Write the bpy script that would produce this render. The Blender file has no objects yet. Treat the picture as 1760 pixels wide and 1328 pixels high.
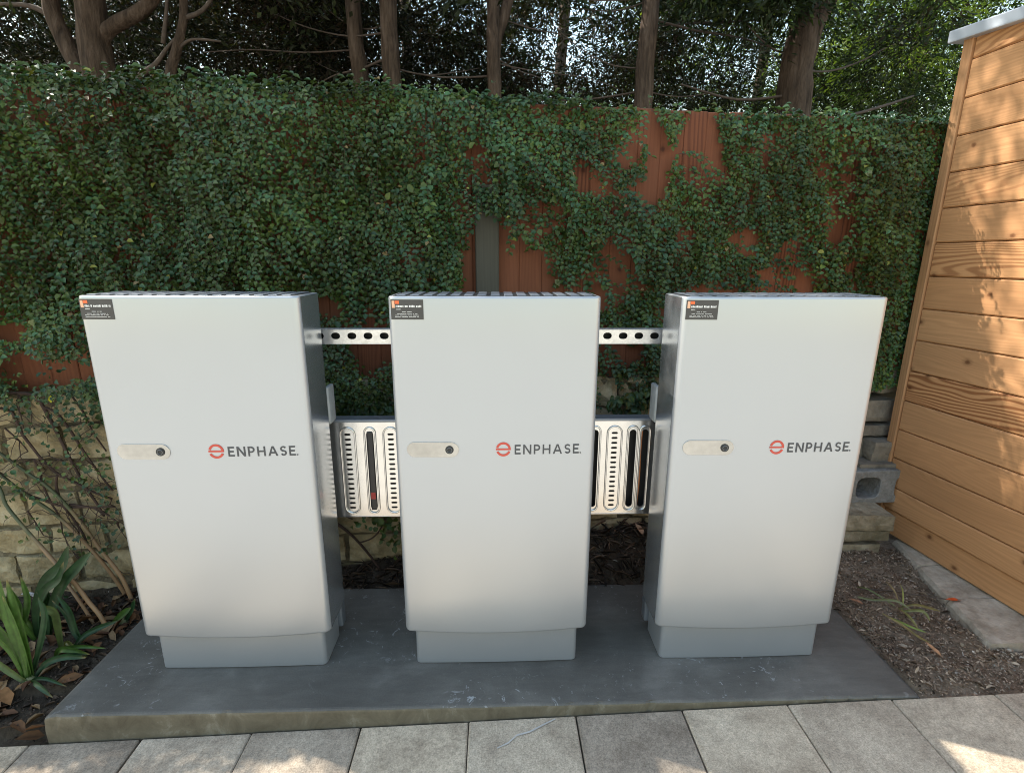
import bpy, bmesh, math, random
import numpy as np
from mathutils import Vector, Matrix, noise

random.seed(7)
RNG = np.random.default_rng(11)
scene = bpy.context.scene
COL = scene.collection
R = math.radians

# ------------------------------------------------------------------ camera
cam_data = bpy.data.cameras.new('camera')
cam = bpy.data.objects.new('camera', cam_data)
COL.objects.link(cam)
scene.camera = cam
FW = Vector((0.03107, 0.96969, -0.24234)).normalized()
RT = Vector((0.99948, -0.03098, 0.0042))
yaw, pitch, roll = 0.03203, 0.24478, 0.00429
FW = Vector((math.sin(yaw)*math.cos(pitch), math.cos(yaw)*math.cos(pitch), -math.sin(pitch)))
rt0 = Vector((math.cos(yaw), -math.sin(yaw), 0))
up0 = rt0.cross(FW)
RT = math.cos(roll)*rt0 + math.sin(roll)*up0
UP = -math.sin(roll)*rt0 + math.cos(roll)*up0
cam.matrix_world = Matrix((
    (RT.x, UP.x, -FW.x, 0.00155),
    (RT.y, UP.y, -FW.y, -1.31341),
    (RT.z, UP.z, -FW.z, 1.21913),
    (0, 0, 0, 1)))
cam_data.sensor_width = 36
cam_data.lens = 872.476/1760*36
cam_data.clip_start = 0.02
cam_data.clip_end = 800

# ------------------------------------------------------------------ world, sun, exposure
SUN_DIR = Vector((-0.60, 0.25, 0.76)).normalized()      # towards the sun: behind the fence, from the left
sun_el = math.asin(SUN_DIR.z)
world = bpy.data.worlds.new('World')
scene.world = world
world.use_nodes = True
wn = world.node_tree
sky = wn.nodes.new('ShaderNodeTexSky')
sky.sky_type = 'NISHITA'
sky.sun_disc = False
sky.sun_elevation = sun_el
sky.sun_rotation = math.atan2(SUN_DIR.x, SUN_DIR.y)
sky.air_density = 2.0
sky.dust_density = 0.9
sky.ozone_density = 0.0
bg = wn.nodes['Background']
bg.inputs['Strength'].default_value = 0.15
wn.links.new(sky.outputs[0], bg.inputs['Color'])
sun_data = bpy.data.lights.new('sun', 'SUN')
sun_data.energy = 5.0
sun_data.angle = R(0.53)
sun_data.color = (1.0, 0.93, 0.82)
sun = bpy.data.objects.new('sun', sun_data)
COL.objects.link(sun)
sun.rotation_euler = SUN_DIR.to_track_quat('Z', 'Y').to_euler()
sun.location = SUN_DIR*20
vs = scene.view_settings
vs.view_transform = 'Standard'
vs.look = 'None'
vs.gamma = 1
vs.use_curve_mapping = False
vs.exposure = 1.05
scene.cycles.pixel_filter_type = 'BLACKMAN_HARRIS'
scene.cycles.filter_width = 1.0
scene.cycles.use_denoising = True

# ------------------------------------------------------------------ helpers
def link(o, parent=None):
    COL.objects.link(o)
    if parent is not None:
        o.parent = parent
    return o

def tag(o, label=None, cat=None, group=None, kind=None):
    if label: o['label'] = label
    if cat: o['category'] = cat
    if group: o['group'] = group
    if kind: o['kind'] = kind
    return o

def empty(name, loc=(0, 0, 0), rz=0.0, parent=None):
    o = bpy.data.objects.new(name, None)
    o.empty_display_size = 0.05
    o.location = loc
    o.rotation_euler = (0, 0, rz)
    return link(o, parent)

def mobj(name, me, m=None, parent=None, loc=None, rot=None):
    o = bpy.data.objects.new(name, me)
    if m is not None and not me.materials:
        me.materials.append(m)
    if loc is not None: o.location = loc
    if rot is not None: o.rotation_euler = rot
    return link(o, parent)

def bm_mesh(name, bm, smooth=False):
    me = bpy.data.meshes.new(name)
    bm.normal_update()
    bm.to_mesh(me)
    bm.free()
    if smooth:
        me.polygons.foreach_set('use_smooth', [True]*len(me.polygons))
    return me

def box_bm(x0, x1, y0, y1, z0, z1, bevel=0.0, seg=1, bm=None):
    b = bmesh.new()
    bmesh.ops.create_cube(b, size=1)
    bmesh.ops.scale(b, vec=(x1-x0, y1-y0, z1-z0), verts=b.verts)
    bmesh.ops.translate(b, vec=((x0+x1)/2, (y0+y1)/2, (z0+z1)/2), verts=b.verts)
    if bevel > 0:
        bmesh.ops.bevel(b, geom=b.edges[:], offset=bevel, segments=seg, affect='EDGES', profile=0.6)
    if bm is None:
        return b
    tmp = bpy.data.meshes.new('tmp'); b.to_mesh(tmp); b.free()
    bm.from_mesh(tmp); bpy.data.meshes.remove(tmp)
    return bm

def box(name, dims, m, parent=None, bevel=0.0, seg=1):
    return mobj(name, bm_mesh(name, box_bm(*dims, bevel=bevel, seg=seg)), m, parent)

def smooth_path(pts, n=4):
    P = [Vector(p) for p in pts]
    if len(P) < 3 or n < 2: return P
    out = []
    for i in range(len(P)-1):
        p0 = P[max(i-1, 0)]; p1 = P[i]; p2 = P[i+1]; p3 = P[min(i+2, len(P)-1)]
        for k in range(n):
            t = k/n
            out.append(0.5*((2*p1)+(p2-p0)*t+(2*p0-5*p1+4*p2-p3)*t*t+(3*p1-p0-3*p2+p3)*t**3))
    out.append(P[-1])
    return out

def tube_bm(pts, r0, r1=None, n=6, bm=None, closed=False, wob=0.0):
    if r1 is None: r1 = r0
    bm = bm or bmesh.new()
    P = [Vector(p) for p in pts]
    N = len(P)
    rings = []
    ref = Vector((0.13, 0.97, 0.21))
    for i, p in enumerate(P):
        if closed: t = P[(i+1) % N]-P[i-1]
        else: t = P[min(i+1, N-1)]-P[max(i-1, 0)]
        t.normalize()
        a = t.cross(ref)
        if a.length < 1e-3: a = t.cross(Vector((1, 0, 0)))
        a.normalize(); b = t.cross(a)
        r = r0+(r1-r0)*i/max(1, N-1)
        ring = []
        for k in range(n):
            an = 2*math.pi*k/n
            rr = r*(1+wob*noise.noise(Vector((p.x*9+k*.7, p.y*9, p.z*7))))
            ring.append(bm.verts.new(p+a*(math.cos(an)*rr)+b*(math.sin(an)*rr)))
        rings.append(ring)
    for i in range(N if closed else N-1):
        A = rings[i]; B = rings[(i+1) % N]
        for k in range(n):
            bm.faces.new((A[k], A[(k+1) % n], B[(k+1) % n], B[k]))
    if not closed:
        bm.faces.new(rings[0][::-1]); bm.faces.new(rings[-1])
    return bm

def tube(name, pts, r0, r1, m, parent=None, n=6, wob=0.0, sm=4):
    return mobj(name, bm_mesh(name, tube_bm(smooth_path(pts, sm), r0, r1, n, wob=wob), True), m, parent)

def shape2d(name, loops, depth, bevel=0.0):
    """Flat plate with holes in the XZ plane, front at y=-depth, back at y=0."""
    cu = bpy.data.curves.new(name, 'CURVE')
    cu.dimensions = '2D'; cu.fill_mode = 'BOTH'
    cu.extrude = depth/2; cu.bevel_depth = bevel
    for lp in loops:
        sp = cu.splines.new('POLY')
        sp.points.add(len(lp)-1)
        for i, (x, y) in enumerate(lp): sp.points[i].co = (x, y, 0, 1)
        sp.use_cyclic_u = True
    ob = bpy.data.objects.new(name+'_curve', cu)
    COL.objects.link(ob)
    dg = bpy.context.evaluated_depsgraph_get()
    me = bpy.data.meshes.new_from_object(ob.evaluated_get(dg))
    bpy.data.objects.remove(ob); bpy.data.curves.remove(cu)
    me.transform(Matrix(((1, 0, 0, 0), (0, 0, -1, -depth/2), (0, 1, 0, 0), (0, 0, 0, 1))))
    me.name = name
    return me

def stadium(cx, cy, w, h, n=8):
    """Loop of a stadium w by h, round ends on the long axis."""
    out = []
    if w >= h:
        r = h/2
        for k in range(n+1):
            a = -math.pi/2+math.pi*k/n; out.append((cx+w/2-r+math.cos(a)*r, cy+math.sin(a)*r))
        for k in range(n+1):
            a = math.pi/2+math.pi*k/n; out.append((cx-w/2+r+math.cos(a)*r, cy+math.sin(a)*r))
    else:
        r = w/2
        for k in range(n+1):
            a = math.pi*k/n; out.append((cx+math.cos(a)*r, cy+h/2-r+math.sin(a)*r))
        for k in range(n+1):
            a = math.pi+math.pi*k/n; out.append((cx+math.cos(a)*r, cy-h/2+r+math.sin(a)*r))
    return out

def rect(x0, x1, y0, y1): return [(x0, y0), (x1, y0), (x1, y1), (x0, y1)]

def raw_mesh(name, verts, faces_n, tint=None, smooth=False):
    """verts (V,3); faces_n (F,k) all of k corners; tint (V,3) colour attribute."""
    me = bpy.data.meshes.new(name)
    V, (F, k) = len(verts), faces_n.shape
    me.vertices.add(V); me.vertices.foreach_set('co', verts.astype(np.float32).ravel())
    me.loops.add(F*k); me.loops.foreach_set('vertex_index', faces_n.astype(np.int32).ravel())
    me.polygons.add(F)
    me.polygons.foreach_set('loop_start', np.arange(0, F*k, k, dtype=np.int32))
    if smooth: me.polygons.foreach_set('use_smooth', np.ones(F, dtype=bool))
    if tint is not None:
        at = me.color_attributes.new('tint', 'FLOAT_COLOR', 'POINT')
        at.data.foreach_set('color', np.hstack([tint, np.ones((V, 1))]).astype(np.float32).ravel())
    me.update(calc_edges=True)
    me.validate()
    return me

def unit(a): return a/np.maximum(np.linalg.norm(a, axis=1, keepdims=True), 1e-9)

def leaves_mesh(name, P, N, D, L, W, C, fold=0.25, curl=0.12, simple=False):
    """Many leaves: each 6 corners and 2 faces folded on the midrib (simple: one 4-corner face)."""
    D = unit(D-N*np.sum(D*N, axis=1, keepdims=True)*0.85)
    S = unit(np.cross(N, D)); N = unit(np.cross(D, S))
    L = L[:, None]; W = W[:, None]
    n = len(P)
    if simple:
        q = np.stack([P, P+D*L*.45-S*W*.5, P+D*L-N*L*curl, P+D*L*.5+S*W*.5], axis=1)
        f = np.arange(n*4).reshape(n, 4); k = 4
    else:
        up = N*W*fold
        q = np.stack([P, P+D*L*.30-S*W*.5+up, P+D*L*.68-S*W*.42+up, P+D*L-N*L*curl,
                      P+D*L*.68+S*W*.42+up, P+D*L*.30+S*W*.5+up], axis=1)
        b = np.arange(n)[:, None]*6
        f = np.stack([b+np.array([0, 1, 2, 3]), b+np.array([0, 3, 4, 5])], axis=1).reshape(-1, 4); k = 6
    return raw_mesh(name, q.reshape(-1, 3), f, np.repeat(C, k, axis=0))

def nz(x, y, z, s=1.0): return noise.noise(Vector((x*s, y*s, z*s)))

# ------------------------------------------------------------------ materials
class NT:
    def __init__(self, name):
        self.m = bpy.data.materials.new(name); self.m.use_nodes = True
        self.t = self.m.node_tree; self.n = self.t.nodes
        self.b = self.n['Principled BSDF']; self.out = self.n['Material Output']
    def new(self, t, **kw):
        x = self.n.new(t)
        for k, v in kw.items():
            if k in x.inputs: x.inputs[k].default_value = v
            else: setattr(x, k, v)
        return x
    def l(self, a, b): self.t.links.new(a, b)
    def coords(self, scale=(1, 1, 1), rand=False):
        tc = self.new('ShaderNodeTexCoord')
        mp = self.new('ShaderNodeMapping'); mp.inputs['Scale'].default_value = scale
        self.l(tc.outputs['Object'], mp.inputs['Vector'])
        if rand:
            oi = self.new('ShaderNodeObjectInfo')
            ml = self.new('ShaderNodeMath', operation='MULTIPLY'); ml.inputs[1].default_value = 37.0
            self.l(oi.outputs['Random'], ml.inputs[0])
            self.l(ml.outputs[0], mp.inputs['Location'])
        return mp.outputs[0]
    def noise(self, vec, scale, detail=6, rough=0.6, dist=0.0):
        x = self.new('ShaderNodeTexNoise')
        x.inputs['Scale'].default_value = scale; x.inputs['Detail'].default_value = detail
        x.inputs['Roughness'].default_value = rough; x.inputs['Distortion'].default_value = dist
        self.l(vec, x.inputs['Vector']); return x.outputs['Fac']
    def ramp(self, fac, stops):
        x = self.new('ShaderNodeValToRGB'); e = x.color_ramp.elements
        while len(e) < len(stops): e.new(0.5)
        for k, (p, c) in enumerate(stops):
            e[k].position = p; e[k].color = (c, c, c, 1) if isinstance(c, (int, float)) else (*c, 1)
        self.l(fac, x.inputs[0]); return x.outputs[0]
    def mix(self, fac, a, b, mode='MIX'):
        x = self.new('ShaderNodeMix', data_type='RGBA', blend_type=mode)
        for s, v in ((x.inputs[0], fac), (x.inputs[6], a), (x.inputs[7], b)):
            if hasattr(v, 'is_linked'): self.l(v, s)
            elif isinstance(v, (int, float)): s.default_value = v
            else: s.default_value = (*v, 1)
        return x.outputs[2]
    def rnd(self): return self.new('ShaderNodeObjectInfo').outputs['Random']
    def base(self, c):
        if hasattr(c, 'is_linked'): self.l(c, self.b.inputs['Base Color'])
        else: self.b.inputs['Base Color'].default_value = (*c, 1)
    def set(self, **kw):
        for k, v in kw.items():
            s = self.b.inputs[k.replace('_', ' ')]
            if hasattr(v, 'is_linked'): self.l(v, s)
            else: s.default_value = v
    def bump(self, h, strength=0.4, dist=0.005):
        x = self.new('ShaderNodeBump'); x.inputs['Strength'].default_value = strength
        x.inputs['Distance'].default_value = dist
        self.l(h, x.inputs['Height']); self.l(x.outputs[0], self.b.inputs['Normal'])

def plain(name, c, rough=0.5, metal=0.0, var=0.12, scale=30, bump=0.0, **kw):
    t = NT(name); v = t.coords()
    f = t.noise(v, scale, 5)
    t.base(t.ramp(f, [(0.3, tuple(x*(1-var) for x in c)), (0.7, tuple(min(1, x*(1+var)) for x in c))]))
    t.set(Roughness=rough, Metallic=metal, **kw)
    if bump: t.bump(f, bump, 0.003)
    return t.m

def paint(name, c, rough, metal):
    t = NT(name); v = t.coords()
    g = t.noise(v, 3, 2)
    t.base(t.ramp(g, [(0.3, tuple(x*.985 for x in c)), (0.7, tuple(min(1, x*1.015) for x in c))]))
    t.set(Roughness=t.ramp(g, [(0.3, rough-.015), (0.7, rough+.02)]), Metallic=metal)
    t.bump(t.noise(v, 4.5, 2, .5), .09, .005)
    return t.m

def leafy(name, rough=0.4, trans=0.25, gloss=0.5, gain=1.0):
    t = NT(name)
    at = t.new('ShaderNodeAttribute', attribute_name='tint')
    v = t.coords(); f = t.noise(v, 60, 2)
    c = t.mix(1.0, at.outputs['Color'], t.ramp(f, [(0.3, .8*gain), (0.7, 1.2*gain)]), 'MULTIPLY')
    t.base(c); t.set(Roughness=rough, Specular_IOR_Level=gloss)
    if trans:
        tr = t.new('ShaderNodeBsdfTranslucent')
        t.l(t.mix(1.0, c, (1.5, 1.6, 0.55), 'MULTIPLY'), tr.inputs['Color'])
        ms = t.new('ShaderNodeMixShader'); ms.inputs[0].default_value = trans
        t.l(t.b.outputs[0], ms.inputs[1]); t.l(tr.outputs[0], ms.inputs[2])
        t.l(ms.outputs[0], t.out.inputs['Surface'])
    return t.m

def wood(name, light, dark, rough=0.6, across='Z', rings=105, tint=0.45, spans=(1.1, 6.5)):
    """Grain runs along the object's own x; across is the axis over the board's width."""
    t = NT(name)
    sp = (spans[0], spans[1] if across == 'Y' else 1.0, spans[1] if across == 'Z' else 1.0)
    v = t.coords(sp, rand=True)
    n1 = t.noise(v, 1.0, 2, .45, .25)
    def M2(op, a, b):
        x = t.new('ShaderNodeMath', operation=op)
        for s_, q in zip(x.inputs, (a, b)):
            if hasattr(q, 'is_linked'): t.l(q, s_)
            elif q is not None: s_.default_value = q
        return x.outputs[0]
    # annual rings: contour lines of a stretched noise, so flat-sawn boards show cathedral figures
    tq = t.new('ShaderNodeTexCoord'); sq = t.new('ShaderNodeSeparateXYZ'); t.l(tq.outputs['Object'], sq.inputs[0])
    sn = M2('SINE', M2('ADD', M2('MULTIPLY', n1, float(rings)), M2('MULTIPLY', sq.outputs[across], 420.0)), None)
    g = t.ramp(M2('ADD', M2('MULTIPLY', sn, .5), .5), [(0.30, 0.0), (0.85, 1.0)])
    fib = t.noise(t.coords((3, 160 if across == 'Y' else 3, 160 if across == 'Z' else 3), rand=True), 1.0, 5, .7)
    big = t.noise(t.coords((.9, 4, 4), rand=True), 1.3, 4, .6)
    c = t.mix(t.ramp(big, [(0.32, 0.0), (0.7, 1.0)]), light, tuple(x*.80 for x in light))
    amt = t.ramp(t.rnd(), [(0.0, .08), (0.6, .16), (0.80, .28), (0.88, .70), (1.0, .85)])
    c = t.mix(M2('MULTIPLY', g, amt), c, dark)
    c = t.mix(0.5, c, t.ramp(fib, [(0.3, .74), (0.7, 1.14)]), 'MULTIPLY')
    # knots
    tc = t.new('ShaderNodeTexCoord'); sx = t.new('ShaderNodeSeparateXYZ'); t.l(tc.outputs['Object'], sx.inputs[0])
    cx = t.new('ShaderNodeCombineXYZ')
    t.l(M2('ADD', sx.outputs['X'], M2('MULTIPLY', t.rnd(), 31.0)), cx.inputs[0])
    t.l(M2('MULTIPLY', sx.outputs[across], 1.25), cx.inputs[1])
    vo = t.new('ShaderNodeTexVoronoi', voronoi_dimensions='2D'); vo.inputs['Scale'].default_value = 3.0
    wob = t.new('ShaderNodeVectorMath', operation='ADD')
    t.l(cx.outputs[0], wob.inputs[0])
    nc = t.new('ShaderNodeTexNoise'); nc.inputs['Scale'].default_value = 40; t.l(tc.outputs['Object'], nc.inputs['Vector'])
    sc_ = t.new('ShaderNodeVectorMath', operation='SCALE'); sc_.inputs['Scale'].default_value = .012; t.l(nc.outputs['Color'], sc_.inputs[0])
    t.l(sc_.outputs[0], wob.inputs[1]); t.l(wob.outputs[0], vo.inputs['Vector'])
    kn = t.ramp(vo.outputs['Distance'], [(0.0, .95), (0.022, .75), (0.036, .30), (0.075, 0.0)])
    c = t.mix(kn, c, tuple(x*.55 for x in dark))
    c = t.mix(tint, c, t.ramp(t.rnd(), [(0.0, (.80, .72, .66)), (0.5, (1, 1, 1)), (1.0, (1.08, .98, .86))]), 'MULTIPLY')
    t.base(c); t.set(Roughness=rough, Specular_IOR_Level=0.3)
    t.bump(fib, 0.2, 0.0012)
    return t.m

def stone_mat(name, cols, scale=9, moss=0.35, bump=0.7):
    t = NT(name); v = t.coords(rand=True)
    a = t.noise(v, scale, 8, .65, .3); b = t.noise(v, scale*5, 6, .7); c = t.noise(v, scale*.45, 4, .6, .5)
    col = t.ramp(a, [(0.28, cols[0]), (0.5, cols[1]), (0.72, cols[2])])
    col = t.mix(0.5, col, t.ramp(b, [(0.3, .62), (0.65, 1.18)]), 'MULTIPLY')
    col = t.mix(t.ramp(c, [(0.5, 0.0), (0.68, moss)]), col, (.055, .058, .028))
    col = t.mix(0.35, col, t.ramp(t.rnd(), [(0, .62), (1, 1.15)]), 'MULTIPLY')
    t.base(col); t.set(Roughness=0.92, Specular_IOR_Level=0.2)
    h = t.new('ShaderNodeMath', operation='ADD'); t.l(a, h.inputs[0]); t.l(b, h.inputs[1])
    vo = t.new('ShaderNodeTexVoronoi'); vo.inputs['Scale'].default_value = scale*3.2; t.l(v, vo.inputs['Vector'])
    h2 = t.new('ShaderNodeMath', operation='MULTIPLY_ADD'); t.l(vo.outputs['Distance'], h2.inputs[0]); h2.inputs[1].default_value = .8; t.l(h.outputs[0], h2.inputs[2])
    t.bump(h2.outputs[0], bump, 0.011)
    return t.m

M = {}
M['silver'] = paint('silver_satin_paint', (.462, .484, .512), .34, .60)
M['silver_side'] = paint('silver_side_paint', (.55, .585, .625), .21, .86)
M['plinth'] = paint('plinth_shaded_paint', (.39, .415, .445), .36, .58)  # cabinet silver with the shade under the cover put into its colour
M['grille'] = plain('grille_grey_metal', (.20, .225, .26), .38, .5, .1)
M['dark'] = plain('dark_void_shade', (.012, .013, .015), .5)  # near-black sheets stand for the shade behind slots and slats
M['steel'] = plain('polished_plate_steel', (.46, .46, .44), .07, 1.0, .08, 60)
M['lock'] = plain('lock_black', (.03, .032, .034), .32, .3)
M['lockring'] = plain('lock_ring_grey', (.16, .17, .18), .3, .8)
M['sticker'] = plain('charcoal_sticker', (.058, .055, .053), .45)
M['orange'] = plain('sticker_orange', (.75, .14, .04), .5)
M['peach'] = plain('sticker_peach', (.80, .45, .28), .5)
M['white'] = plain('sticker_white', (.75, .74, .72), .5)
M['logo_red'] = plain('emblem_red', (.55, .075, .05), .5)
M['logo_grey'] = plain('lettering_grey', (.060, .062, .068), .5)
M['pale'] = plain('pale_grey_plastic', (.36, .38, .385), .5)
M['rubber'] = plain('black_bar', (.012, .012, .013), .28)
M['redmark'] = plain('red_mark', (.35, .03, .025), .5)
M['copper'] = plain('orange_cable_sheath', (.55, .20, .07), .4)

def galv():
    t = NT('galvanised_steel'); v = t.coords()
    vo = t.new('ShaderNodeTexVoronoi'); vo.inputs['Scale'].default_value = 160; t.l(v, vo.inputs['Vector'])
    n = t.noise(v, 40, 5)
    t.base(t.mix(.5, t.ramp(vo.outputs['Color'], [(0.2, .62), (0.8, .80)]), t.ramp(n, [(0.3, .60), (0.7, .85)])))
    t.set(Metallic=.85, Roughness=.33); return t.m
M['galv'] = galv()
M['stainless'] = plain('stainless_pressing', (.72, .71, .69), .20, .95, .06, 25)

M['ivy'] = leafy('fig_ivy_leaf', .44, .12, .42)
M['strap'] = leafy('strap_leaf', .42, .28, .4)
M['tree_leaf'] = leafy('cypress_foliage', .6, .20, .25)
M['tree_leaf_lit'] = leafy('sunlit_cypress_foliage', .55, .42, .3)  # lit copy of the tree foliage, more translucent for the sunlit glow
M['litter'] = leafy('bark_litter', .8, 0.0, .2)

def bark():
    t = NT('tree_bark'); v = t.coords((9, 9, 1.6))
    a = t.noise(v, 3.0, 8, .65, .4); b = t.noise(t.coords((40, 40, 5)), 1.5, 5)
    t.base(t.mix(.5, t.ramp(a, [(0.3, (.030, .022, .017)), (0.55, (.105, .076, .058)), (0.8, (.20, .155, .125))]),
                 t.ramp(b, [(0.3, .55), (0.7, 1.3)]), 'MULTIPLY'))
    t.set(Roughness=.92, Specular_IOR_Level=.15); t.bump(a, 1.0, .03); return t.m
M['bark'] = bark()
M['twig'] = plain('dry_twig', (.085, .064, .052), .85, 0, .3, 40)
M['vine'] = plain('vine_stem', (.050, .028, .020), .8, 0, .3, 60, .4)
M['cane'] = None
def cane():
    t = NT('cane_stem'); v = t.coords((1, 1, 1))
    sx = t.new('ShaderNodeSeparateXYZ'); t.l(v, sx.inputs[0])
    n = t.noise(v, 14, 4)
    ad = t.new('ShaderNodeMath', operation='ADD'); t.l(sx.outputs['Z'], ad.inputs[0])
    s = t.new('ShaderNodeMath', operation='MULTIPLY'); t.l(n, s.inputs[0]); s.inputs[1].default_value = .25
    t.l(s.outputs[0], ad.inputs[1])
    t.base(t.ramp(ad.outputs[0], [(0.15, (.34, .20, .10)), (0.36, (.27, .17, .09)), (0.44, (.075, .085, .035)), (0.7, (.05, .062, .03))]))
    t.set(Roughness=.55); t.bump(n, .2, .002); return t.m
M['cane'] = cane()
M['cedar'] = wood('cedar_board', (.60, .320, .150), (.22, .082, .030))
M['cedar_trim'] = wood('cedar_trim_wood', (.50, .27, .13), (.28, .13, .06), across='Y', rings=30, tint=.1)
M['redwood'] = wood('red_stained_board', (.225, .083, .042), (.09, .031, .018), rough=.75, across='Y', rings=45, tint=.45)
M['greypost'] = wood('weathered_grey_timber', (.098, .094, .076), (.05, .048, .038), rough=.85, across='Y', rings=40, tint=.1)
M['roof'] = plain('zinc_roof_trim', (.50, .55, .62), .42, .35, .12, 8)
M['stone'] = stone_mat('rough_sandstone', ((.22, .17, .09), (.43, .345, .205), (.58, .50, .34)), 9, .62, .9)
M['slabstone'] = stone_mat('grey_slab_stone', ((.11, .10, .085), (.24, .21, .17), (.34, .30, .24)), 7, .4, .5)
M['stepstone'] = stone_mat('worn_step_stone', ((.16, .13, .085), (.33, .28, .20), (.46, .40, .30)), 8, .55, .9)
M['mortar'] = stone_mat('wall_mortar', ((.07, .055, .035), (.17, .14, .09), (.28, .24, .16)), 14, .5, .8)
M['breeze'] = stone_mat('grey_breeze_block', ((.16, .155, .145), (.25, .245, .235), (.33, .32, .31)), 20, .15, .5)

def concrete(sides=False):
    t = NT('formed_concrete_edge' if sides else 'trowelled_concrete'); v = t.coords()
    a = t.noise(v, 3.0, 6, .6, .8); b = t.noise(t.coords((3, 14, 14)), 3.0, 6, .65, .5); s = t.noise(v, 220, 3)
    top = t.ramp(a, [(0.28, (.076, .071, .063)), (0.52, (.112, .105, .093)), (0.76, (.180, .170, .152))])
    top = t.mix(.5, top, t.ramp(b, [(0.3, .75), (0.7, 1.25)]), 'MULTIPLY')
    top = t.mix(.4, top, t.ramp(s, [(0.3, .75), (0.7, 1.2)]), 'MULTIPLY')
    # dried splashes of pale cement
    vo = t.noise(v, 26, 7, .75, 1.6); mk = t.noise(v, 2.2, 3)
    mm = t.new('ShaderNodeMath', operation='MULTIPLY')
    t.l(t.ramp(vo, [(0.595, 0), (0.65, 1)]), mm.inputs[0]); t.l(t.ramp(mk, [(0.46, 0), (0.62, .75)]), mm.inputs[1])
    top = t.mix(mm.outputs[0], top, (.42, .43, .43))
    c = t.noise(t.coords((3, 3, 2.2)), 4.0, 8, .72, .6)
    side = t.ramp(c, [(0.28, (.080, .066, .044)), (0.55, (.145, .126, .090)), (0.78, (.31, .29, .24))])
    t.base(side if sides else top)
    t.set(Roughness=t.ramp(a, [(0.3, .50), (0.7, .66)]), Specular_IOR_Level=.4)
    h = t.new('ShaderNodeMath', operation='ADD'); t.l(s, h.inputs[0]); t.l(vo, h.inputs[1])
    t.bump(h.outputs[0], .22, .002); return t.m
M['concrete'] = concrete(); M['concrete_side'] = concrete(True)

def paver():
    t = NT('granite_paver'); v = t.coords(rand=True)
    a = t.noise(v, 230, 4, .8); b = t.noise(v, 7, 6, .65, .4); d = t.noise(v, 70, 5, .75)
    col = t.ramp(b, [(0.3, (.30, .245, .19)), (0.5, (.445, .375, .295)), (0.72, (.57, .49, .39))])
    col = t.mix(.75, col, t.ramp(a, [(0.32, .45), (0.5, 1.0), (0.68, 1.45)]), 'MULTIPLY')
    col = t.mix(.55, col, t.ramp(d, [(0.3, .55), (0.6, 1.2)]), 'MULTIPLY')
    col = t.mix(.8, col, t.ramp(t.rnd(), [(0, (.60, .58, .57)), (.35, (.85, .83, .81)), (.7, (1.0, .98, .93)), (1, (1.12, 1.08, 1.0))]), 'MULTIPLY')
    t.base(col); t.set(Roughness=.85, Specular_IOR_Level=.25); t.bump(d, .5, .003); return t.m
M['paver'] = paver()

def soil_mat():
    t = NT('dark_garden_soil'); v = t.coords()
    a = t.noise(v, 10, 8, .7); b = t.noise(v, 90, 6, .75)
    c = t.ramp(a, [(0.3, (.036, .028, .020)), (0.55, (.092, .072, .052)), (0.78, (.20, .162, .120))])
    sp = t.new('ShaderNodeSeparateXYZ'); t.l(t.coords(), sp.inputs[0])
    dry = t.ramp(a, [(0.3, (.14, .102, .072)), (0.55, (.26, .20, .146)), (0.78, (.42, .345, .265))])  # right bed: partial sun put into a lighter, drier soil colour
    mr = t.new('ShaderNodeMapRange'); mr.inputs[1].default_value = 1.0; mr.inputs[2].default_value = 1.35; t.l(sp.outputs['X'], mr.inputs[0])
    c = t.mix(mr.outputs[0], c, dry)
    t.base(t.mix(.6, c, t.ramp(b, [(0.3, .45), (0.7, 1.5)]), 'MULTIPLY'))
    t.set(Roughness=.95, Specular_IOR_Level=.15); t.bump(b, 1.0, .012); return t.m
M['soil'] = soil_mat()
M['ground'] = plain('pale_ground', (.36, .33, .28), .9, 0, .2, 1.5)
M['patio'] = plain('patio_bed', (.40, .375, .335), .9, 0, .2, 4)
M['kerb'] = stone_mat('pale_old_concrete', ((.26, .205, .15), (.47, .40, .32), (.62, .55, .46)), 8, .3, .5)
M['chip'] = stone_mat('pale_gravel', ((.24, .20, .16), (.36, .31, .26), (.50, .45, .39)), 8, .1, .3)

# ------------------------------------------------------------------ setting: ground, patio, soil
def grid_mesh(name, x0, x1, y0, y1, nx, ny, hf):
    xs = np.linspace(x0, x1, nx); ys = np.linspace(y0, y1, ny)
    X, Y = np.meshgrid(xs, ys)
    Z = np.array([[hf(float(x), float(y)) for x in xs] for y in ys])
    v = np.stack([X, Y, Z], axis=2).reshape(-1, 3)
    i = np.arange(nx*ny).reshape(ny, nx)
    f = np.stack([i[:-1, :-1], i[:-1, 1:], i[1:, 1:], i[1:, :-1]], axis=2).reshape(-1, 4)
    return raw_mesh(name, v, f, smooth=True)

ground = mobj('ground', grid_mesh('ground', -250, 250, -250, 250, 3, 3, lambda x, y: -0.42), M['ground'])
tag(ground, kind='structure')
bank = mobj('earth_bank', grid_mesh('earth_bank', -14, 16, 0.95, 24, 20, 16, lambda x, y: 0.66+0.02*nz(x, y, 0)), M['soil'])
tag(bank, kind='structure')

TILT = 0.0353
def tile_z(x): return -0.0437+TILT*x
patio = mobj('patio', grid_mesh('patio', -5, 5, -7, -0.76, 12, 8, lambda x, y: tile_z(x)-0.003), M['patio'])
tag(patio, kind='structure')

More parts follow.
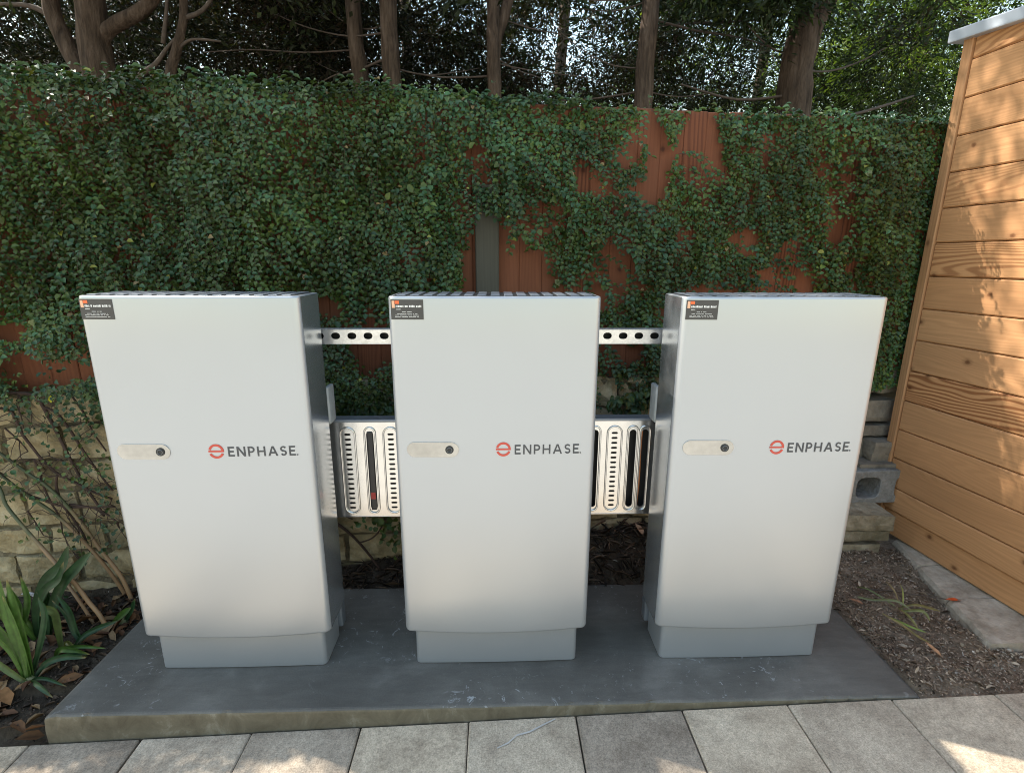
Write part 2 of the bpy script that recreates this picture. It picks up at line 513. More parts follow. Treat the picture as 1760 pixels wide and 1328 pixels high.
paving = empty('paving'); tag(paving, kind='structure')
def slab_mesh(w, d):
    b = box_bm(0, w, 0, d, -.045, 0, bevel=.0035)
    return bm_mesh('paving_slab', b)
slab_a = slab_mesh(.3005, .603)
slab_a.materials.append(M['paver'])
tilt_ang = math.atan(TILT)
for k in range(-5, 9):
    x = -0.99+0.3037*(k)
    if k < 0: x -= .003
    o = bpy.data.objects.new('paving_slab', slab_a)
    dz = random.uniform(-.0012, .0012)
    o.location = (x+.0015, -0.1465-.603, tile_z(x)+dz)
    o.rotation_euler = (0, -tilt_ang, random.uniform(-.001, .001))
    link(o, paving)
# pale scratch across one slab
sc_pts = [(.0, -.235), (.03, -.222), (.055, -.20), (.09, -.192), (.13, -.172), (.165, -.156)]
b = bmesh.new()
pv = None
for i, (x, y) in enumerate(sc_pts):
    w = .0016 if i in (0, 5) else .0026
    z = tile_z(x)+.0026
    a1 = b.verts.new((x, y-w, z)); a2 = b.verts.new((x, y+w, z))
    if pv: b.faces.new((pv[0], a1, a2, pv[1]))
    pv = (a1, a2)
mobj('scratch', bm_mesh('scratch', b), plain('scratch_chalk', (.46, .44, .41), .8), paving)

def wall_y(x): return 0.605+0.10*x
def soil_h(x, y):
    t = min(1, max(0, (x+1.3)/2.6))
    h = -.040+.034*t
    k = min(1, max(0, (y-.40)/.2))
    h += k*(.045+.075*min(1, max(0, (x+.75)/1.1)))*(1-.85*min(1, max(0, (x-.85)/.35)))
    if x < -1.25 and y < 0: h -= .03
    if x > 1.6: h -= .012
    h += .014*nz(x, y, 0, 7)+.008*nz(x, y, 3, 21)+.004*nz(x, y, 5, 60)
    if -1.235 < x < 1.22 and y < .40: h = min(h, -.03) if y < .385 else min(h, -.006)
    if y < -.12: h = min(h, tile_z(x)-.006)
    return h
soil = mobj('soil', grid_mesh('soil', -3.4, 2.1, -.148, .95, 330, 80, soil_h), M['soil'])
tag(soil, kind='structure')
# soil beyond the frame, left of the paving
# bark chips and litter on the soil
def litter(n, xs, ys, pal, ll, ww, lift=.002, tilt=.5):
    P = []
    while len(P) < n:
        x = random.uniform(*xs); y = random.uniform(*ys)
        if -1.25 < x < 1.235 and y < .41: continue
        if y > wall_y(x)-.01: continue
        if x > 1.62 and y > .62: continue
        P.append((x, y, soil_h(x, y)+lift+random.random()*.006))
    P = np.array(P)
    N = RNG.normal(0, tilt, (n, 3)); N[:, 2] = 1; N = unit(N)
    D = RNG.normal(0, 1, (n, 3)); D[:, 2] *= .2
    L = RNG.uniform(*ll, n); W = RNG.uniform(*ww, n)
    pal = np.array(pal); C = pal[RNG.integers(0, len(pal), n)]*RNG.uniform(.6, 1.3, (n, 1))
    return P, N, D, L, W, C
pal_dark = [(.05, .034, .024), (.03, .022, .016), (.09, .06, .04), (.13, .09, .062), (.06, .045, .035)]
pal_sunlit_dry = [(.29, .215, .155), (.20, .145, .10), (.38, .295, .22), (.12, .085, .06), (.34, .26, .19)]  # dry chips of the right bed, partial sun put into their colour
pal_pale = [(.34, .28, .21), (.42, .37, .31), (.24, .17, .11)]
sets = [litter(2300, (-3.2, 1.25), (-.14, .8), pal_dark, (.010, .040), (.004, .013)),
        litter(9000, (1.22, 2.0), (-.14, .7), pal_sunlit_dry, (.003, .011), (.002, .006)),
        litter(7000, (-2.2, 1.3), (-.14, .75), pal_dark, (.003, .011), (.002, .006)),
        litter(700, (1.22, 2.0), (-.14, .7), pal_sunlit_dry, (.006, .03), (.003, .010)),
        litter(900, (1.22, 1.95), (-.13, .7), pal_pale, (.004, .022), (.002, .006)),
        litter(260, (-3, 1.3), (-.13, .75), pal_pale, (.006, .03), (.002, .006)),
        litter(500, (.35, .95), (.40, .68), pal_dark+[(.2, .14, .1)], (.03, .09), (.003, .007), .006),
        litter(350, (-.75, .0), (.40, .6), pal_dark+[(.16, .11, .08)], (.03, .09), (.003, .007), .006),
        litter(260, (-2.0, -1.24), (-.13, .42), [(.15, .075, .035), (.09, .045, .025), (.2, .13, .07)], (.03, .075), (.01, .026), .006)]
arr = [np.concatenate(z) for z in zip(*sets)]
mulch = mobj('bark_mulch', leaves_mesh('bark_mulch', *arr, fold=.3, curl=.15), M['litter'])
tag(mulch, 'dark bark mulch and leaf litter scattered over the garden soil', 'mulch', kind='stuff')

# ------------------------------------------------------------------ concrete pad
prof = [(-.144, -.16), (-.144, -.05), (-.144, -.009), (-.1428, -.0042), (-.1398, -.0012), (-.135, 0), (-.10, 0), (.39, 0), (.396, -.001), (.4008, -.005), (.402, -.011), (.402, -.16)]
b = bmesh.new(); rings = []
NX = 150
for i in range(NX+1):
    x = -1.246+2.478*i/NX
    e = min(x+1.246, 1.232-x)
    drop = .0075 if e < .0005 else (.0012 if e < .02 else 0)
    xs = x
    ring = []
    for y, z in prof:
        q = Vector((x*1.0, y, z))
        edge = 1 if -.012 < z < -.0002 else 0
        chip = max(0, nz(x, 7, z*.3, 26)-.36)*.030+max(0, nz(x, 2, 0, 70)-.42)*.016
        yy = y+.0018*nz(x, 0, z, 8)+(chip if (edge and y < 0) else 0)
        zz = z-(drop if z > -.012 else 0)-(chip*.6 if (edge and y < 0) else 0)
        ring.append(b.verts.new((xs+(.004 if e < .0005 and z > -.01 and x < 0 else (-.004 if e < .0005 and z > -.01 else 0)), yy, zz)))
    rings.append(ring)
for A, B in zip(rings, rings[1:]):
    for k in range(len(prof)-1):
        f = b.faces.new((A[k], B[k], B[k+1], A[k+1])); f.material_index = 1 if k in (0, 1, 2, 9, 10) else 0
for T in (rings[0], rings[-1][::-1]):
    f = b.faces.new(T); f.material_index = 1
bmesh.ops.recalc_face_normals(b, faces=b.faces[:])
pme = bm_mesh('concrete_pad', b)
pme.materials.append(M['concrete']); pme.materials.append(M['concrete_side'])
pad = mobj('concrete_pad', pme)
tag(pad, 'low dark grey concrete pad carrying the three silver cabinets', 'concrete pad')

# ------------------------------------------------------------------ battery cabinets
def plan_loop(hw, y0, y1, r, bulge, inset=0, seg=6, nb=10, rb=0.004):
    """Closed plan outline: front bowed slightly, round front corners, straight sides, back."""
    hw -= inset; y0 += inset; y1 -= inset*.5
    r = max(r-inset, .003)
    pts = []
    for k in range(nb+1):
        u = -1+2*k/nb
        pts.append((u*(hw-r), y0-bulge*(1-u*u)))
    for k in range(1, seg+1):
        a = -math.pi/2+math.pi/2*k/seg
        pts.append((hw-r+math.cos(a)*r, y0+r+math.sin(a)*r))
    pts.append((hw, y1-rb)); pts.append((hw-rb, y1))
    pts.append((-hw+rb, y1)); pts.append((-hw, y1-rb))
    for k in range(0, seg):
        a = math.pi+math.pi/2*k/seg
        pts.append((-hw+r+math.cos(a)*r, y0+r+math.sin(a)*r))
    return pts

def shell(levels, top=True):
    """levels: list of (plan loop, z function)."""
    b = bmesh.new(); rings = []
    for lp, zf in levels:
        rings.append([b.verts.new((x, y, zf(x, y))) for x, y in lp])
    n = len(rings[0])
    for A, B in zip(rings, rings[1:]):
        for k in range(n): b.faces.new((A[k], A[(k+1) % n], B[(k+1) % n], B[k]))
    b.faces.new(rings[0][::-1]); b.faces.new(rings[-1])
    return b

HW, Z0, Z1 = .275, .132, 1.1276
def cover_mesh():
    bow = lambda d: (lambda x, y: Z0+d-(.0095*(1-(x/HW)**2) if y < .03 else 0)-.0*x)
    lv = []
    for ins, d in ((.007, 0), (.003, .0012), (.0008, .0035), (0, .008)):
        lv.append((plan_loop(HW, 0, .150, .020, .006, ins), bow(d)))
    for z in (.25, .45, .65, .85, 1.0): lv.append((plan_loop(HW, 0, .150, .020, .006), (lambda zz: lambda x, y: zz)(z)))
    for ins, d in ((0, .006), (.0006, .0028), (.0022, .0008), (.0050, 0)):
        lv.append((plan_loop(HW, 0, .150, .020, .006, ins), (lambda dd: lambda x, y: Z1-dd)(d)))
    me = bm_mesh('front_cover', shell(lv), True)
    return me

def autosmooth(me, ang=35):
    me.set_sharp_from_angle(angle=R(ang)) if hasattr(me, 'set_sharp_from_angle') else None

cover_me = cover_mesh(); autosmooth(cover_me, 40)
# side faces of the cover carry the slightly glossier side paint
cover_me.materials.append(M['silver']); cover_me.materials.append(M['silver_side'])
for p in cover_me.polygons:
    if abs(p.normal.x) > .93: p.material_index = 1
plinth_me = bm_mesh('base_plinth', shell(
    [(plan_loop(.2485, .0185, .150, .014, .003, i), (lambda zz: lambda x, y: zz)(z)) for i, z in ((.003, .0005), (0, .004), (0, .07), (0, .1335))]), True)
autosmooth(plinth_me, 40)
body_me = bm_mesh('rear_housing', box_bm(-.262, .262, .1515, .188, .03, 1.108, bevel=.006, seg=2))
slat_me = bm_mesh('slat', box_bm(-.0115, .0115, .010, .141, Z1+.0006, Z1+.0030, bevel=.0008))
slot_me = bm_mesh('top_recess', box_bm(-.262, .262, .012, .139, Z1+.0003, Z1+.0012))
side_handle_me = bm_mesh('side_handle', box_bm(-.007, .007, .158, .214, .735, .850, bevel=.006, seg=3), True)
plate_me = shape2d('handle_plate', [stadium(-.172, .715, .141, .042, 12)], .0012, .0004)
lockb = bmesh.new()
bmesh.ops.create_cone(lockb, cap_ends=True, segments=24, radius1=.0122, radius2=.0112, depth=.005)
bmesh.ops.rotate(lockb, verts=lockb.verts, cent=(0, 0, 0), matrix=Matrix.Rotation(R(90), 3, 'X'))
bmesh.ops.translate(lockb, verts=lockb.verts, vec=(-.1265, -.0060, .715))
lock_me = bm_mesh('lock', lockb)
lockb = bmesh.new()
ring = [Vector((-.1265+math.cos(a)*.0068, -.0092, .715+math.sin(a)*.0068)) for a in [2*math.pi*k/20 for k in range(20)]]
tube_bm(ring, .0011, n=6, bm=lockb, closed=True)
lockring_me = bm_mesh('lock_ring', lockb, True)

# lettering and emblem
FONT_H, FONT_T = .0275, .0042
def glyph(ch):
    h, t = FONT_H, FONT_T
    if ch == 'E':
        w = .0165; m0, m1 = h/2-t/2, h/2+t/2
        return w, [[(0, 0), (w, 0), (w, t), (t, t), (t, m0), (w*.9, m0), (w*.9, m1), (t, m1), (t, h-t), (w, h-t), (w, h), (0, h)]]
    if ch == 'N':
        w = .0225
        return w, [[(0, 0), (t, 0), (t, h*.76), (w-t*1.15, 0), (w, 0), (w, h), (w-t, h), (w-t, h*.24), (t*1.15, h), (0, h)]]
    if ch == 'H':
        w = .0215; m0, m1 = h/2-t/2, h/2+t/2
        return w, [[(0, 0), (t, 0), (t, m0), (w-t, m0), (w-t, 0), (w, 0), (w, h), (w-t, h), (w-t, m1), (t, m1), (t, h), (0, h)]]
    if ch == 'P':
        w = .0175; y0 = h*.36; cy = (y0+h)/2; ro = (h-y0)/2; ri = ro-t; xc = w-ro
        o = [(0, 0), (t, 0), (t, y0)]+[(xc+math.cos(a)*ro, cy+math.sin(a)*ro) for a in [(-.5+k/10)*math.pi for k in range(11)]]+[(0, h)]
        i = [(t, y0+t), (t, h-t)]+[(xc+math.cos(a)*ri, cy+math.sin(a)*ri) for a in [(.5-k/10)*math.pi for k in range(11)]]
        return w, [o, i]
    if ch == 'A':
        w = .0255; c = w/2; s = t*1.1; q0, q1 = h*.25, h*.25+t
        xin = lambda y: s+(c-s*.5-s*.5)*y/(h-t*1.2)
        o = [(0, 0), (s, 0), (s+(c-s)*q0/(h*.86)*.98, q0), (w-s-(c-s)*q0/(h*.86)*.98, q0), (w-s, 0), (w, 0), (c+s*.55, h), (c-s*.55, h)]
        i = [(s+(c-s)*q1/(h*.86), q1), (c, h*.84), (w-s-(c-s)*q1/(h*.86), q1)]
        return w, [o, i]
    if ch == 'S':
        w = .0165; rx = w/2-t/2; r1 = (h/2-t/2)/2*1.0
        cx = w/2; cl = []
        for k in range(13):
            a = R(25)+(R(270)-R(25))*k/12; cl.append((cx+math.cos(a)*rx, h-t/2-r1+math.sin(a)*r1))
        for k in range(1, 13):
            a = R(90)-(R(90)+R(155))*k/12; cl.append((cx+math.cos(a)*rx, t/2+r1+math.sin(a)*r1))
        L, Rr = [], []
        for k, p in enumerate(cl):
            q0 = cl[max(k-1, 0)]; q1 = cl[min(k+1, len(cl)-1)]
            d = Vector((q1[0]-q0[0], q1[1]-q0[1])).normalized()
            L.append((p[0]-d.y*t/2, p[1]+d.x*t/2)); Rr.append((p[0]+d.y*t/2, p[1]-d.x*t/2))
        return w, [L+Rr[::-1]]
def arc_ribbon(cx, cy, ro, ri, a0, a1, n=18):
    A = [a0+(a1-a0)*k/n for k in range(n+1)]
    return [(cx+math.cos(a)*ro, cy+math.sin(a)*ro) for a in A]+[(cx+math.cos(a)*ri, cy+math.sin(a)*ri) for a in A[::-1]]
letters = []
x = .0515
word = 'ENPHASE'
ws = [glyph(c)[0] for c in word]
gap = (.2290-.0515-sum(ws))/6
for c, w in zip(word, ws):
    lp = [[(x+px, .7005+pz) for px, pz in q] for q in glyph(c)[1]]
    letters.append(shape2d('letter', lp, .0008)); x += w+gap
reg_me = shape2d('registered_mark', [arc_ribbon(.2335, .7025, .0022, .0014, 0, R(350), 10)], .0008)
ex, ez, er = .0205, .7155, .0205
emb_me = shape2d('emblem', [
    arc_ribbon(ex, ez, er, er*.70, R(9), R(166)),
    rect(ex-er*1.0, ex+er*.985, ez-er*.115, ez+er*.115),
    arc_ribbon(ex, ez, er, er*.70, R(-157), R(-22))], .0008)
# sticker
stk_me = shape2d('sticker', [rect(-.2665, -.1835, 1.0690, 1.1195)], .0008)
stk_sq = shape2d('sticker_square', [rect(-.256, -.245, 1.1085, 1.1165)], .0011)
stk_el = shape2d('sticker_bracket', [[(-.2635, 1.0985), (-.2560, 1.0985), (-.2560, 1.1075), (-.2568, 1.1075), (-.2568, 1.1165), (-.2635, 1.1165)]], .0011)
def marks(name, y0, h, x0, x1, seed, minw=.0012, maxw=.0042, gapw=.0009, word_gap=.0025):
    r = random.Random(seed); lp = []; x = x0; n = 0
    while x < x1:
        w = min(r.uniform(minw, maxw), x1-x)
        hh = h*r.uniform(.7, 1.0)
        if w > .0004: lp.append(rect(x, x+w, y0, y0+hh))
        x += w+gapw; n += 1
        if n % r.randint(4, 7) == 0: x += word_gap
    return shape2d(name, lp, .0011)

def make_marks(seed):
    return [('sticker_heading', marks('sticker_heading', 1.1000, .0055, -.2535, -.1885, seed)),
            ('sticker_text', marks('sticker_text', 1.0940, .0022, -.2530, -.2420, seed+1, .001, .002)),
            ('sticker_text', marks('sticker_text', 1.0880, .0016, -.2380, -.2130, seed+2, .001, .002, .0006)),
            ('sticker_text', marks('sticker_text', 1.0830, .0013, -.2510, -.1990, seed+3, .001, .003, .0006)),
            ('sticker_text', marks('sticker_text', 1.0790, .0013, -.2560, -.1960, seed+4, .001, .003, .0006)),
            ('sticker_text', marks('sticker_text', 1.0750, .0013, -.2560, -.1940, seed+5, .001, .003, .0006))]

FRONT = lambda xx: -.006*(1-(xx/.255)**2)          # the cover's bow
def bow_mesh(me):
    for v in me.vertices: v.co.y += FRONT(v.co.x)-.0003
    return me
for me in letters+[reg_me, emb_me, stk_me, stk_sq, stk_el]: bow_mesh(me)
for me in (plate_me,): bow_mesh(me)

def cabinet(x, label, seed):
    r = empty('battery_cabinet', (x, 0, 0))
    tag(r, label, 'battery cabinet', 'silver battery cabinets on the concrete pad')
    c = mobj('front_cover', cover_me, None, r)
    mobj('base_plinth', plinth_me, M['plinth'], r)
    mobj('rear_housing', body_me, M['grille'], r)
    g = mobj('top_recess', slot_me, M['dark'], r)
    for k in range(15):
        mobj('slat', slat_me, M['grille'], g, (-.2415+.0345*k, 0, 0))
    for s in (-1, 1):
        mobj('side_handle', side_handle_me, M['pale'], r, (s*.2695, 0, 0))
    p = mobj('handle_plate', plate_me, M['steel'], r)
    mobj('lock', lock_me, M['lock'], p)
    mobj('lock_ring', lockring_me, M['lockring'], p)
    mobj('emblem', emb_me, M['logo_red'], r)
    for me in letters: mobj('letter', me, M['logo_grey'], r)
    mobj('registered_mark', reg_me, M['logo_grey'], r)
    s = mobj('sticker', stk_me, M['sticker'], r)
    mobj('sticker_square', stk_sq, M['orange'], s)
    mobj('sticker_bracket', stk_el, M['peach'], s)
    for nm, me in make_marks(seed):
        mobj(nm, bow_mesh(me), M['white'], s)
    return r
cabinet(-.7726, 'silver battery cabinet at the end of the pad beside the strappy green plants', 100)
cabinet(0, 'silver battery cabinet standing between the two other cabinets', 200)
cabinet(.7615, 'silver battery cabinet at the end of the pad facing the cedar shed', 300)

# ------------------------------------------------------------------ slotted rail and vent panels behind the cabinets
rail = empty('mounting_rail', (0, .2, .975))
tag(rail, 'galvanised slotted rail running behind the cabinets near their tops', 'rail')
holes = [stadium(-.4261+.0477*k-.0477*10, .0225, .0265, .0195, 6) for k in range(40)]
holes = [h for h in holes if min(p[0] for p in h) > -.94 and max(p[0] for p in h) < .94]
mobj('slotted_web', shape2d('slotted_web', [rect(-.95, .95, 0, .040)]+holes, .0022), M['galv'], rail)
box('flange', (-.95, .95, -.0022, .030, .0402, .0424), M['galv'], rail, .0005)
box('flange', (-.95, .95, -.0022, .030, -.0024, -.0002), M['galv'], rail, .0005)
box('rail_back', (-.95, .95, .030, .032, -.002, .0424), M['dark'], rail)

def vent_panel(x0, x1, cols, label, bar=None, cable=None):
    yp = .22
    r = empty('vent_panel', ((x0+x1)/2, yp, .40))
    tag(r, label, 'vent panel', 'perforated steel panels between the cabinets')
    ox = (x0+x1)/2
    loops = [rect(x0-ox, x1-ox, 0, .322)]
    rims = []
    for kind, cx in cols:
        cx -= ox
        if kind == 'slots':
            for k in range(16): loops.append(stadium(cx, .0300+.0168*k, .0200, .0068, 3))
            rims.append((cx, .046))
        else:
            loops.append(stadium(cx, .158, .0225, .270, 8)); rims.append((cx, .034))
    sheet = mobj('sheet', shape2d('sheet', loops, .0018), M['stainless'], r)
    for cx, w in rims:
        bm = bmesh.new()
        lp = [Vector((px, -.0035, pz)) for px, pz in stadium(cx, .158, w, .294, 8)]
        tube_bm(lp, .0030, n=8, bm=bm, closed=True)
        mobj('pressed_rim', bm_mesh('pressed_rim', bm, True), M['stainless'], r)
    box('top_flange', (x0-ox, x1-ox, -.004, .040, .3225, .3310), M['grille'], r, .001)
    box('bottom_flange', (x0-ox, x1-ox, -.0018, .040, -.0042, -.0004), M['stainless'], r, .001)
    box('backing', (x0-ox, x1-ox, .041, .0425, 0, .322), M['dark'], r)
    if bar is not None:
        bo = mobj('black_bar', bm_mesh('black_bar', box_bm(bar-ox-.0095, bar-ox+.0095, -.006, .006, .022, .292, bevel=.004, seg=2)), M['rubber'], r)
        mobj('red_mark', bm_mesh('red_mark', box_bm(bar-ox-.0075, bar-ox+.0075, -.0072, -.0055, .062, .085, bevel=.0004)), M['redmark'], bo)
    if cable is not None:
        mobj('cable', bm_mesh('cable', tube_bm(smooth_path([(cable-ox, .012, .02), (cable-ox+.003, .010, .12), (cable-ox+.001, .010, .22), (cable-ox+.004, .012, .31)], 3), .0032, n=6), True), M['copper'], r)
    return r
vent_panel(-.530, -.200, [('slots', -.468), ('open', -.3985), ('slots', -.3330), ('open', -.2680)], 'perforated steel panel with a black bar behind its open slot', bar=-.3985)
vent_panel(.200, .548, [('open', .2500), ('open', .318), ('slots', .381), ('open', .440), ('open', .4790)], 'perforated steel panel with an orange cable behind its open slots', cable=.470)

# ------------------------------------------------------------------ retaining wall of rough stone
def stone_mesh(w, d, h, seed, rough=.012, cuts=5, bev=.10):
    """A rough block: fractal displacement, hard facets."""
    b = bmesh.new(); bmesh.ops.create_cube(b, size=1)
    bmesh.ops.scale(b, vec=(w, d, h), verts=b.verts)
    nx = max(3, int(w/.030))
    bmesh.ops.subdivide_edges(b, edges=[e for e in b.edges if abs(e.verts[0].co.x-e.verts[1].co.x) > w*.5], cuts=nx, use_grid_fill=True)
    bmesh.ops.subdivide_edges(b, edges=[e for e in b.edges if abs(e.verts[0].co.z-e.verts[1].co.z) > h*.5], cuts=cuts, use_grid_fill=True)
    bmesh.ops.subdivide_edges(b, edges=[e for e in b.edges if abs(e.verts[0].co.y-e.verts[1].co.y) > d*.5], cuts=2, use_grid_fill=True)
    r = min(w, h)*bev
    for v in b.verts:
        c = v.co
        # ease the corners
        ex = max(0, abs(c.x)-(w/2-r))/r; ez = max(0, abs(c.z)-(h/2-r))/r; ey = max(0, abs(c.y)-(d/2-r))/r
        k = (ex*ex+ez*ez+ey*ey)
        if k > 1.01: c -= Vector((math.copysign(ex, c.x), math.copysign(ey, c.y), math.copysign(ez, c.z)))*r*.30
        q = Vector((c.x+seed*3.1, c.y+seed*1.7, c.z+seed*2.3))
        n = Vector((noise.fractal(q*11, .9, 2.1, 4), noise.fractal((q+Vector((5, 1, 9)))*11, .9, 2.1, 4), noise.fractal((q+Vector((2, 8, 4)))*11, .9, 2.1, 4)))
        v.co += n*rough*Vector((.8, 1.25, .8)) if False else Vector((n.x*.8, n.y*1.25, n.z*.8))*rough
    return bm_mesh('stone', b, False)
wall = empty('retaining_wall', (0, 0, 0))
tag(wall, 'rough sandstone retaining wall beneath the ivy-covered fence', 'wall')
wrot = math.atan(.10)
courses = [(-.13, .145), (.015, .125), (.14, .115), (.255, .14), (.395, .12), (.515, .13), (.645, .12)]
sid = 0
for ci, (zb, hh) in enumerate(courses):
    xx = -2.75+random.uniform(0, .15)
    while xx < 1.42:
        w = random.uniform(.16, .40) if ci < 4 else random.uniform(.11, .26)
        vis = xx+w < -.9 or (-.75 < xx+w and xx < -.1) or (.2 < xx+w and xx < .75) or True
        sid += 1
        me = stone_mesh(w-.010, .15, hh-.008, sid, .012 if ci < 4 else .018, 5 if xx < .8 else 3)
        xc = xx+w/2
        o = mobj('stone', me, M['stone'], wall, (xc, wall_y(xc)+.075+random.uniform(-.008, .010), zb+hh/2), (0, random.uniform(-.02, .02), wrot))
        xx += w
mb = box_bm(-2.8, 1.45, .012, .20, -.15, .755)
mo = mobj('mortar', bm_mesh('mortar', mb), M['mortar'], wall, (0, .605, 0), (0, 0, wrot))

# ------------------------------------------------------------------ fence
def fence_y(x): return .662+.10*x
fence = empty('board_fence', (0, 0, 0))
tag(fence, 'red-brown timber board fence overgrown with ivy above the stone wall', 'fence')
plank_me = bm_mesh('plank', box_bm(0, 1.0, -.0446, .0446, 0, .018, bevel=.0028))
pitch = .0880
x0 = .5305-pitch*41
k = 0
while x0 < 2.15:
    o = mobj('plank', plank_me, M['redwood'], fence)
    # local x (grain) points up, local y along the fence, local z towards the back
    up = Vector((0, 0, 1)); al = Vector((1, .10, 0)).normalized(); bk = up.cross(al)
    hgt = 1.004+random.uniform(-.004, .005)
    xc = x0+pitch/2
    o.matrix_world = Matrix((
        (up.x*hgt, al.x, bk.x, xc), (up.y*hgt, al.y, bk.y, fence_y(xc)+random.uniform(-.002, .003)), (up.z*hgt, al.z, bk.z, .752), (0, 0, 0, 1)))
    x0 += pitch
for zc in (.9, 1.32, 1.66):
    mobj('fence_rail', bm_mesh('fence_rail', box_bm(-3.1, 2.1, .022, .062, zc-.035, zc+.035)), M['redwood'], fence, (0, .664, 0), (0, 0, wrot))
pm = bm_mesh('post', box_bm(0, .78, -.0435, .0435, 0, .028, bevel=.003))
po = mobj('post', pm, M['greypost'], fence)
po['label'] = 'weathered grey timber upright on the fence face'
po.matrix_world = Matrix(((0, al.x, bk.x, -.029), (0, al.y, bk.y, fence_y(-.029)-.0295), (1, al.z, bk.z, .70), (0, 0, 0, 1)))

# ------------------------------------------------------------------ ivy on the fence
def bare(x, z):
    """0 = clothed, 1 = bare boards."""
    v = 0
    for cx, cz, rx, rz, s in ((.765, 1.67, .07, .08, 1.0), (.50, 1.60, .035, .05, .8), (.33, 1.52, .06, .05, .55), (.60, 1.52, .05, .12, .75), (-.03, 1.16, .085, .21, 1.15),
                              (.10, 1.17, .12, .10, .85), (.35, 1.10, .2, .05, .5), (.9, 1.07, .16, .06, .7), (1.25, 1.13, .12, .07, .6), (-1.66, .98, .09, .03, .9), (-1.52, .85, .22, .05, .9),
                              (-.62, 1.06, .06, .04, .9), (-.45, .90, .10, .12, .85), (.48, .90, .1, .06, .55), (1.35, 1.34, .05, .05, .7), (1.0, 1.30, .05, .05, .6), (-.55, 1.33, .05, .07, .5),
                              (.15, 1.35, .1, .05, .4), (1.15, 1.02, .3, .05, .6), (.72, 1.30, .06, .05, .5), (-.30, 1.27, .05, .05, .5)):
        d = ((x-cx)/rx)**2+((z-cz)/rz)**2
        v = max(v, s*math.exp(-d*.8))
    return v
def ivy_low(x):
    return .72+.07*nz(x, 0, 2, 3.2)+(.06 if x < -1.35 else 0)
def ivy_top(x):
    base = 1.770 if x < -.1 else (1.765 if x < .35 else 1.750)
    return base+.018*nz(x, 0, 7, 6)+.010*nz(x, 1, 7, 22)
def ivy_t(x, z):
    T = .165 if x < -.5 else (.165-.105*min(1, (x+.5)/.8))
    if x > 1.1: T += .03*min(1, (x-1.1)/.3)
    if x > 1.45: T = min(T, .085-.20*(x-1.45))
    bump = .5+.95*nz(x, 0, z, 3.1)+.50*nz(x, 5, z, 8.5)
    edge = min(1, max(.15, (1.80-z)/.12))
    return max(.012, T*max(.12, bump)*edge)

def ivy_col(n, x, z):
    """Leaf colours: deep green, some bluish, some yellow-green, rare yellow or dry."""
    C = np.empty((n, 3)); u = RNG.random(n)
    g = np.array([nz(a, 9, c, 2.5) for a, c in zip(x, z)])
    C[:] = (.056, .086, .016)
    C += (RNG.random((n, 1))-.5)*np.array([[.024, .044, .014]])
    blue = (u < .42+.35*g); C[blue] = np.array([.042, .092, .034])*RNG.uniform(.75, 1.35, (blue.sum(), 1))
    yel = (u > .955-.42*np.clip(g-.12, 0, 1)); C[yel] = np.array([.080, .115, .022])*RNG.uniform(.7, 1.35, (yel.sum(), 1))
    C *= (.80+.75*np.clip(np.array([nz(a, 3, c, 5.5) for a, c in zip(x, z)])+.25, 0, .8))[:, None]
    dry = (u > .991); C[dry] = np.array([.24, .17, .075])*RNG.uniform(.7, 1.2, (dry.sum(), 1))
    dry = (u > .9965); C[dry] = np.array([.22, .22, .035])
    return np.clip(C, .004, 1)

